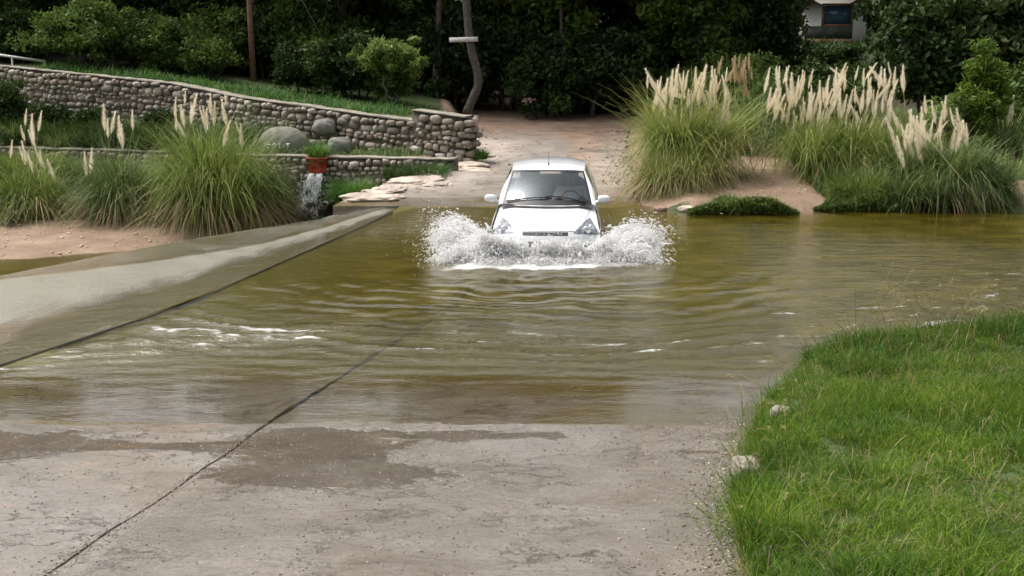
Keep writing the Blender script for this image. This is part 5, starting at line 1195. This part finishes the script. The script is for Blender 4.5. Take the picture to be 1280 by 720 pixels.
# driver, seated, both hands on the wheel
def skin_fig(name, chains, mat, parent, sub=2):
    """chains: lists of (point, radius); shared points join"""
    idx = {}; V = []; Rr = []; E = []
    for ch in chains:
        prev = None
        for p, r in ch:
            k = tuple(round(c, 4) for c in p)
            if k not in idx: idx[k] = len(V); V.append(p); Rr.append(r)
            i = idx[k]
            if prev is not None and prev != i: E.append((prev, i))
            prev = i
    me = bpy.data.meshes.new(name); me.from_pydata(V, E, []); o = bpy.data.objects.new(name, me); C.objects.link(o)
    me.materials.append(mat)
    md = o.modifiers.new('skin', 'SKIN'); md.use_smooth_shade = True
    for i, sv in enumerate(me.skin_vertices[0].data): sv.radius = (Rr[i], Rr[i]); sv.use_root = (i == 0)
    ss_ = o.modifiers.new('sub', 'SUBSURF'); ss_.levels = sub; ss_.render_levels = sub
    dg = bpy.context.evaluated_depsgraph_get(); nm = bpy.data.meshes.new_from_object(o.evaluated_get(dg)); nm.materials.clear(); nm.materials.append(mat)
    o.modifiers.clear(); o.data = nm; nm.polygons.foreach_set('use_smooth', np.ones(len(nm.polygons), bool))
    if parent: o.parent = parent
    return o
def driver():
    skin = simple('skin', (.52, .33, .24), .55); shirt = simple('pale_shirt', (.82, .83, .84), .85, nscale=9, var=.1); hair = simple('dark_hair', (.05, .035, .025), .7, nscale=30); tr_ = simple('dark_trousers', (.05, .06, .09), .85)
    cx = .36; pel = (cx, 2.02, .72); ch = (cx, 2.10, 1.02); nk = (cx, 2.08, 1.17); hd0 = (cx, 2.05, 1.23); hd = (cx, 2.035, 1.30); hdt = (cx, 2.045, 1.355)
    chains = [[(pel, .15), ((cx, 2.06, .87), .135), (ch, .145), ((cx, 2.095, 1.10), .10), (nk, .055), (hd0, .062), (hd, .086), (hdt, .07)]]
    wheelp = lambda t: (cx+.185*math.cos(t), 1.50+.046*math.sin(t), .93+.176*math.sin(t))
    shirt_ch = [[(pel, .165), ((cx, 2.06, .87), .15), (ch, .16), ((cx, 2.095, 1.105), .10)]]
    for s, t in ((-1, math.radians(140)), (1, math.radians(40))):
        sh = (cx+s*.19, 2.09, 1.06); el = (cx+s*.27, 1.86, .87); wr = tuple(np.array(wheelp(t))+np.array([s*.015, .10, -.01])); pm = tuple(np.array(wheelp(t))+np.array([s*.012, .045, .005]))
        chains.append([(ch, .145), (sh, .06), (el, .043), (wr, .027), (pm, .032)])
        shirt_ch.append([(ch, .16), (sh, .072), (el, .056)])
        for k in range(4):
            a = t+(-.16+.105*k); q = np.array(wheelp(a)); L = (.9, 1.0, .95, .8)[k]
            chains.append([(pm, .032), (tuple(q+np.array([s*.018, .018, .012])), .009), (tuple(q+np.array([s*.012*L, -.018*L, .012])), .0085), (tuple(q+np.array([-s*.014*L, -.022*L, 0])), .0075)])
        q = np.array(wheelp(t-.24)); chains.append([(pm, .032), (tuple(q+np.array([-s*.008, .03, -.01])), .011), (tuple(q+np.array([-s*.018, .004, -.008])), .009)])
        hp = (cx+s*.09, 1.95, .70); kn = (cx+s*.13, 1.58, .74); an = (cx+s*.10, 1.32, .43); tt = (cx+s*.10, 1.20, .38)
        chains.append([(pel, .15), (hp, .09), (kn, .06), (an, .042), (tt, .03)])
    p = skin_fig('person', chains, skin, None); p.location = car.location; p.rotation_euler = car.rotation_euler
    tag(p, 'driver in a pale shirt with both hands on the steering wheel', 'person')
    skin_fig('shirt', shirt_ch, shirt, p)
    tc = []
    for s in (-1, 1): tc.append([(pel, .16), ((cx+s*.09, 1.95, .70), .1), ((cx+s*.13, 1.58, .74), .07), ((cx+s*.10, 1.34, .45), .05)])
    skin_fig('trousers', tc, tr_, p)
    b = MB(); V, Fc = ico(3); k = V[(Fc[:, 0])]; cz = V[Fc].mean(1); keep = (cz[:, 2] > .1+.5*(cz[:, 1] < -.1)) | ((cz[:, 1] > .35) & (cz[:, 2] > -.5))
    b.add(V*(.094, .104, .112)+np.array([cx, 2.05, 1.31]), Fc[keep]); b.build('hair', hair, p)
    b = MB(); V2, F2 = ico(2); b.add(V2*(.013, .02, .02)+np.array([cx, 1.950, 1.283]), F2); b.build('nose', skin, p)
    for s in (-1, 1):
        b = MB(); b.add(V2*(.012, .008, .008)+np.array([cx+s*.032, 1.957, 1.312]), F2); b.build('eye', simple('eye_dark', (.05, .04, .04), .3), p)
        b = MB(); b.add(V2*(.012, .022, .03)+np.array([cx+s*.088, 2.045, 1.295]), F2); b.build('ear', skin, p)
    b = MB(); b.add(V2*(.026, .006, .007)+np.array([cx, 1.957, 1.247]), F2); b.build('mouth', simple('lips', (.35, .15, .12), .5), p)
driver()

# ------------------------------------------------------------------ splash
def splash():
    m, nt, b = newmat('splash_water'); b.inputs['Base Color'].default_value = (.98, .98, .98, 1); b.inputs['Roughness'].default_value = .25
    b.inputs['Specular IOR Level'].default_value = .6
    t = nd(nt, 'BsdfTranslucent'); t.inputs[0].default_value = (.98, .98, .98, 1); ms = nd(nt, 'MixShader'); ms.inputs[0].default_value = .5
    tr = nd(nt, 'BsdfTransparent'); m2 = nd(nt, 'MixShader'); m2.inputs[0].default_value = .48
    lk(nt, b.outputs[0], ms.inputs[1]); lk(nt, t.outputs[0], ms.inputs[2]); lk(nt, ms.outputs[0], m2.inputs[1]); lk(nt, tr.outputs[0], m2.inputs[2]); lk(nt, m2.outputs[0], nt.nodes['Material Output'].inputs[0])
    r = np.random.default_rng(5)
    g = 9.81
    def emit(n, p0, v0, tmax, sig, clump, size, tb=1.0):
        """p0,v0: functions of a in 0..1 giving start and velocity; returns positions, velocities, sizes"""
        nf = clump*6; a = r.random(n); q_ = np.floor(a*nf); fil = (q_+.5+r.normal(0, .22, n))/nf; a = np.clip(np.where(r.random(n) < .7, fil, a), 0, 1)
        tt = r.random(n)**tb*tmax
        P0 = p0(a); V0 = v0(a)*(1+.45*(vn(a*clump, a*0, 1)-.5)+.30*(vn(q_*.77, q_*0, 6)-.5))[:, None]*(1+.12*r.standard_normal(n))[:, None]
        V0 = V0+r.standard_normal((n, 3))*sig*(.35+.9*(r.random(n) < .4))[:, None]
        P = P0+V0*tt[:, None]; P[:, 2] -= .5*g*tt**2; V = V0.copy(); V[:, 2] -= g*tt
        S_ = size*np.exp(r.normal(0, .55, n))*(1.25-.5*tt/tmax); k = P[:, 2] > -.02
        return P[k], V[k], S_[k]
    lerp = lambda A, B: (lambda a: np.array(A)[None]*(1-a)[:, None]+np.array(B)[None]*a[:, None])
    sets = []
    cxm = CARX
    # side fans, thrown outwards and forwards from the bumper corners
    sets.append(emit(60000, lerp((cxm-.62, 16.2, 0), (cxm-.95, 17.0, 0)), lerp((-.5, -.6, 1.85), (-1.3, 0, 2.4)), .52, .22, 11, .0046, .8))
    sets.append(emit(42000, lerp((cxm-.70, 16.15, 0), (cxm-.95, 16.6, 0)), lerp((-1.7, -.6, 1.2), (-1.4, -.2, 2.1)), .40, .22, 9, .0046, .8))
    sets.append(emit(60000, lerp((cxm+.62, 16.2, 0), (cxm+.95, 17.0, 0)), lerp((.5, -.6, 1.7), (1.4, .1, 2.15)), .52, .22, 11, .0046, .8))
    sets.append(emit(42000, lerp((cxm+.70, 16.15, 0), (cxm+.95, 16.6, 0)), lerp((1.8, -.6, 1.2), (1.6, -.2, 2.1)), .40, .22, 9, .0046, .8))
    # curtain pushed up by the bumper
    sets.append(emit(22000, lerp((cxm-.85, 16.22, 0), (cxm+.85, 16.22, 0)), lerp((-.2, -.5, 2.0), (.2, -.5, 1.8)), .36, .20, 14, .0046, .65))
    sets.append(emit(20000, lerp((cxm-.9, 16.05, 0), (cxm+.9, 16.05, 0)), lerp((-.3, -1.2, .95), (.3, -1.2, .95)), .24, .25, 16, .0046, .9))
    # fine far-flung spray
    sets.append(emit(2600, lerp((cxm-1.0, 16.2, 0), (cxm+1.0, 16.2, 0)), lerp((-1.9, -1.2, 2.4), (1.9, -1.2, 2.4)), .5, .6, 30, .004))
    P = np.concatenate([s[0] for s in sets]); V = np.concatenate([s[1] for s in sets]); S_ = np.concatenate([s[2] for s in sets])
    # keep drops out of the cabin space
    k = ~((np.abs(P[:, 0]-CARX-.03) < .80) & (P[:, 1] > 16.75) & (P[:, 2] > .40)); P, V, S_ = P[k], V[k], S_[k]
    O = np.array([(1, 1, 1), (1, -1, -1), (-1, 1, -1), (-1, -1, 1)], float)*.75
    FO = np.array([(0, 1, 2), (0, 3, 1), (0, 2, 3), (1, 3, 2)])
    d = V/(np.linalg.norm(V, axis=1)[:, None]+1e-6); st = 1+r.random(len(P))*3.2
    off = O[None]*S_[:, None, None]; dot = (off*d[:, None, :]).sum(-1, keepdims=True); VV = P[:, None]+off+dot*d[:, None, :]*(st-1)[:, None, None]
    Fc = (np.arange(len(P))[:, None, None]*4+FO[None]).reshape(-1, 3)
    o = mk('water_splash', VV.reshape(-1, 3), Fc, m, smooth=True); tag(o, 'white spray thrown up around the front of the white car', 'splash', kind='stuff')
    # torn sheets of water inside the spray
    mb_V, mb_F = [], []; nn = 0
    def sheet(p0, v0, tmax, na, ntm, hole, seed):
        nonlocal nn
        A, Tm = np.meshgrid(np.linspace(0, 1, na), np.linspace(0, tmax, ntm), indexing='ij'); a = A.ravel()
        v = v0(a)*(1+.55*(vn(a*9, a*0, 1)-.5))[:, None]*(1+.25*(vn(a*30, Tm.ravel()*6, seed)-.5))[:, None]
        Q = p0(a)+v*Tm.ravel()[:, None]; Q[:, 2] -= .5*g*Tm.ravel()**2
        Q += np.stack([fbm(a*25, Tm.ravel()*14, seed+i) for i in range(3)], -1)*.16
        Fg = gridfaces(na, ntm); c = Fg[:, 0]; h = vn(a[c]*55, Tm.ravel()[c]*34, seed+7)+.35*vn(a[c]*120, Tm.ravel()[c]*90, seed+8)
        Fg = Fg[(h > hole+.5*Tm.ravel()[c]/tmax) & (Q[Fg[:, 0], 2] > -.03)]
        mb_V.append(Q); mb_F.append(Fg+nn); nn += len(Q)
    sheet(lerp((cxm-.62, 16.2, 0), (cxm-.95, 17.0, 0)), lerp((-.5, -.6, 1.85), (-1.3, 0, 2.4)), .5, 130, 60, .45, 1)
    sheet(lerp((cxm-.70, 16.1, 0), (cxm-.95, 16.6, 0)), lerp((-1.7, -.6, 1.2), (-1.4, -.2, 2.1)), .36, 110, 50, .45, 2)
    sheet(lerp((cxm+.62, 16.2, 0), (cxm+.95, 17.0, 0)), lerp((.5, -.6, 1.7), (1.4, .1, 2.15)), .5, 130, 60, .45, 3)
    sheet(lerp((cxm+.70, 16.1, 0), (cxm+.95, 16.6, 0)), lerp((1.8, -.6, 1.2), (1.6, -.2, 2.1)), .36, 110, 50, .45, 4)
    o = mk('splash_sheets', np.concatenate(mb_V), np.concatenate(mb_F), m, smooth=True); tag(o, 'torn sheets of water inside the spray around the car front', 'splash', kind='stuff')
splash()
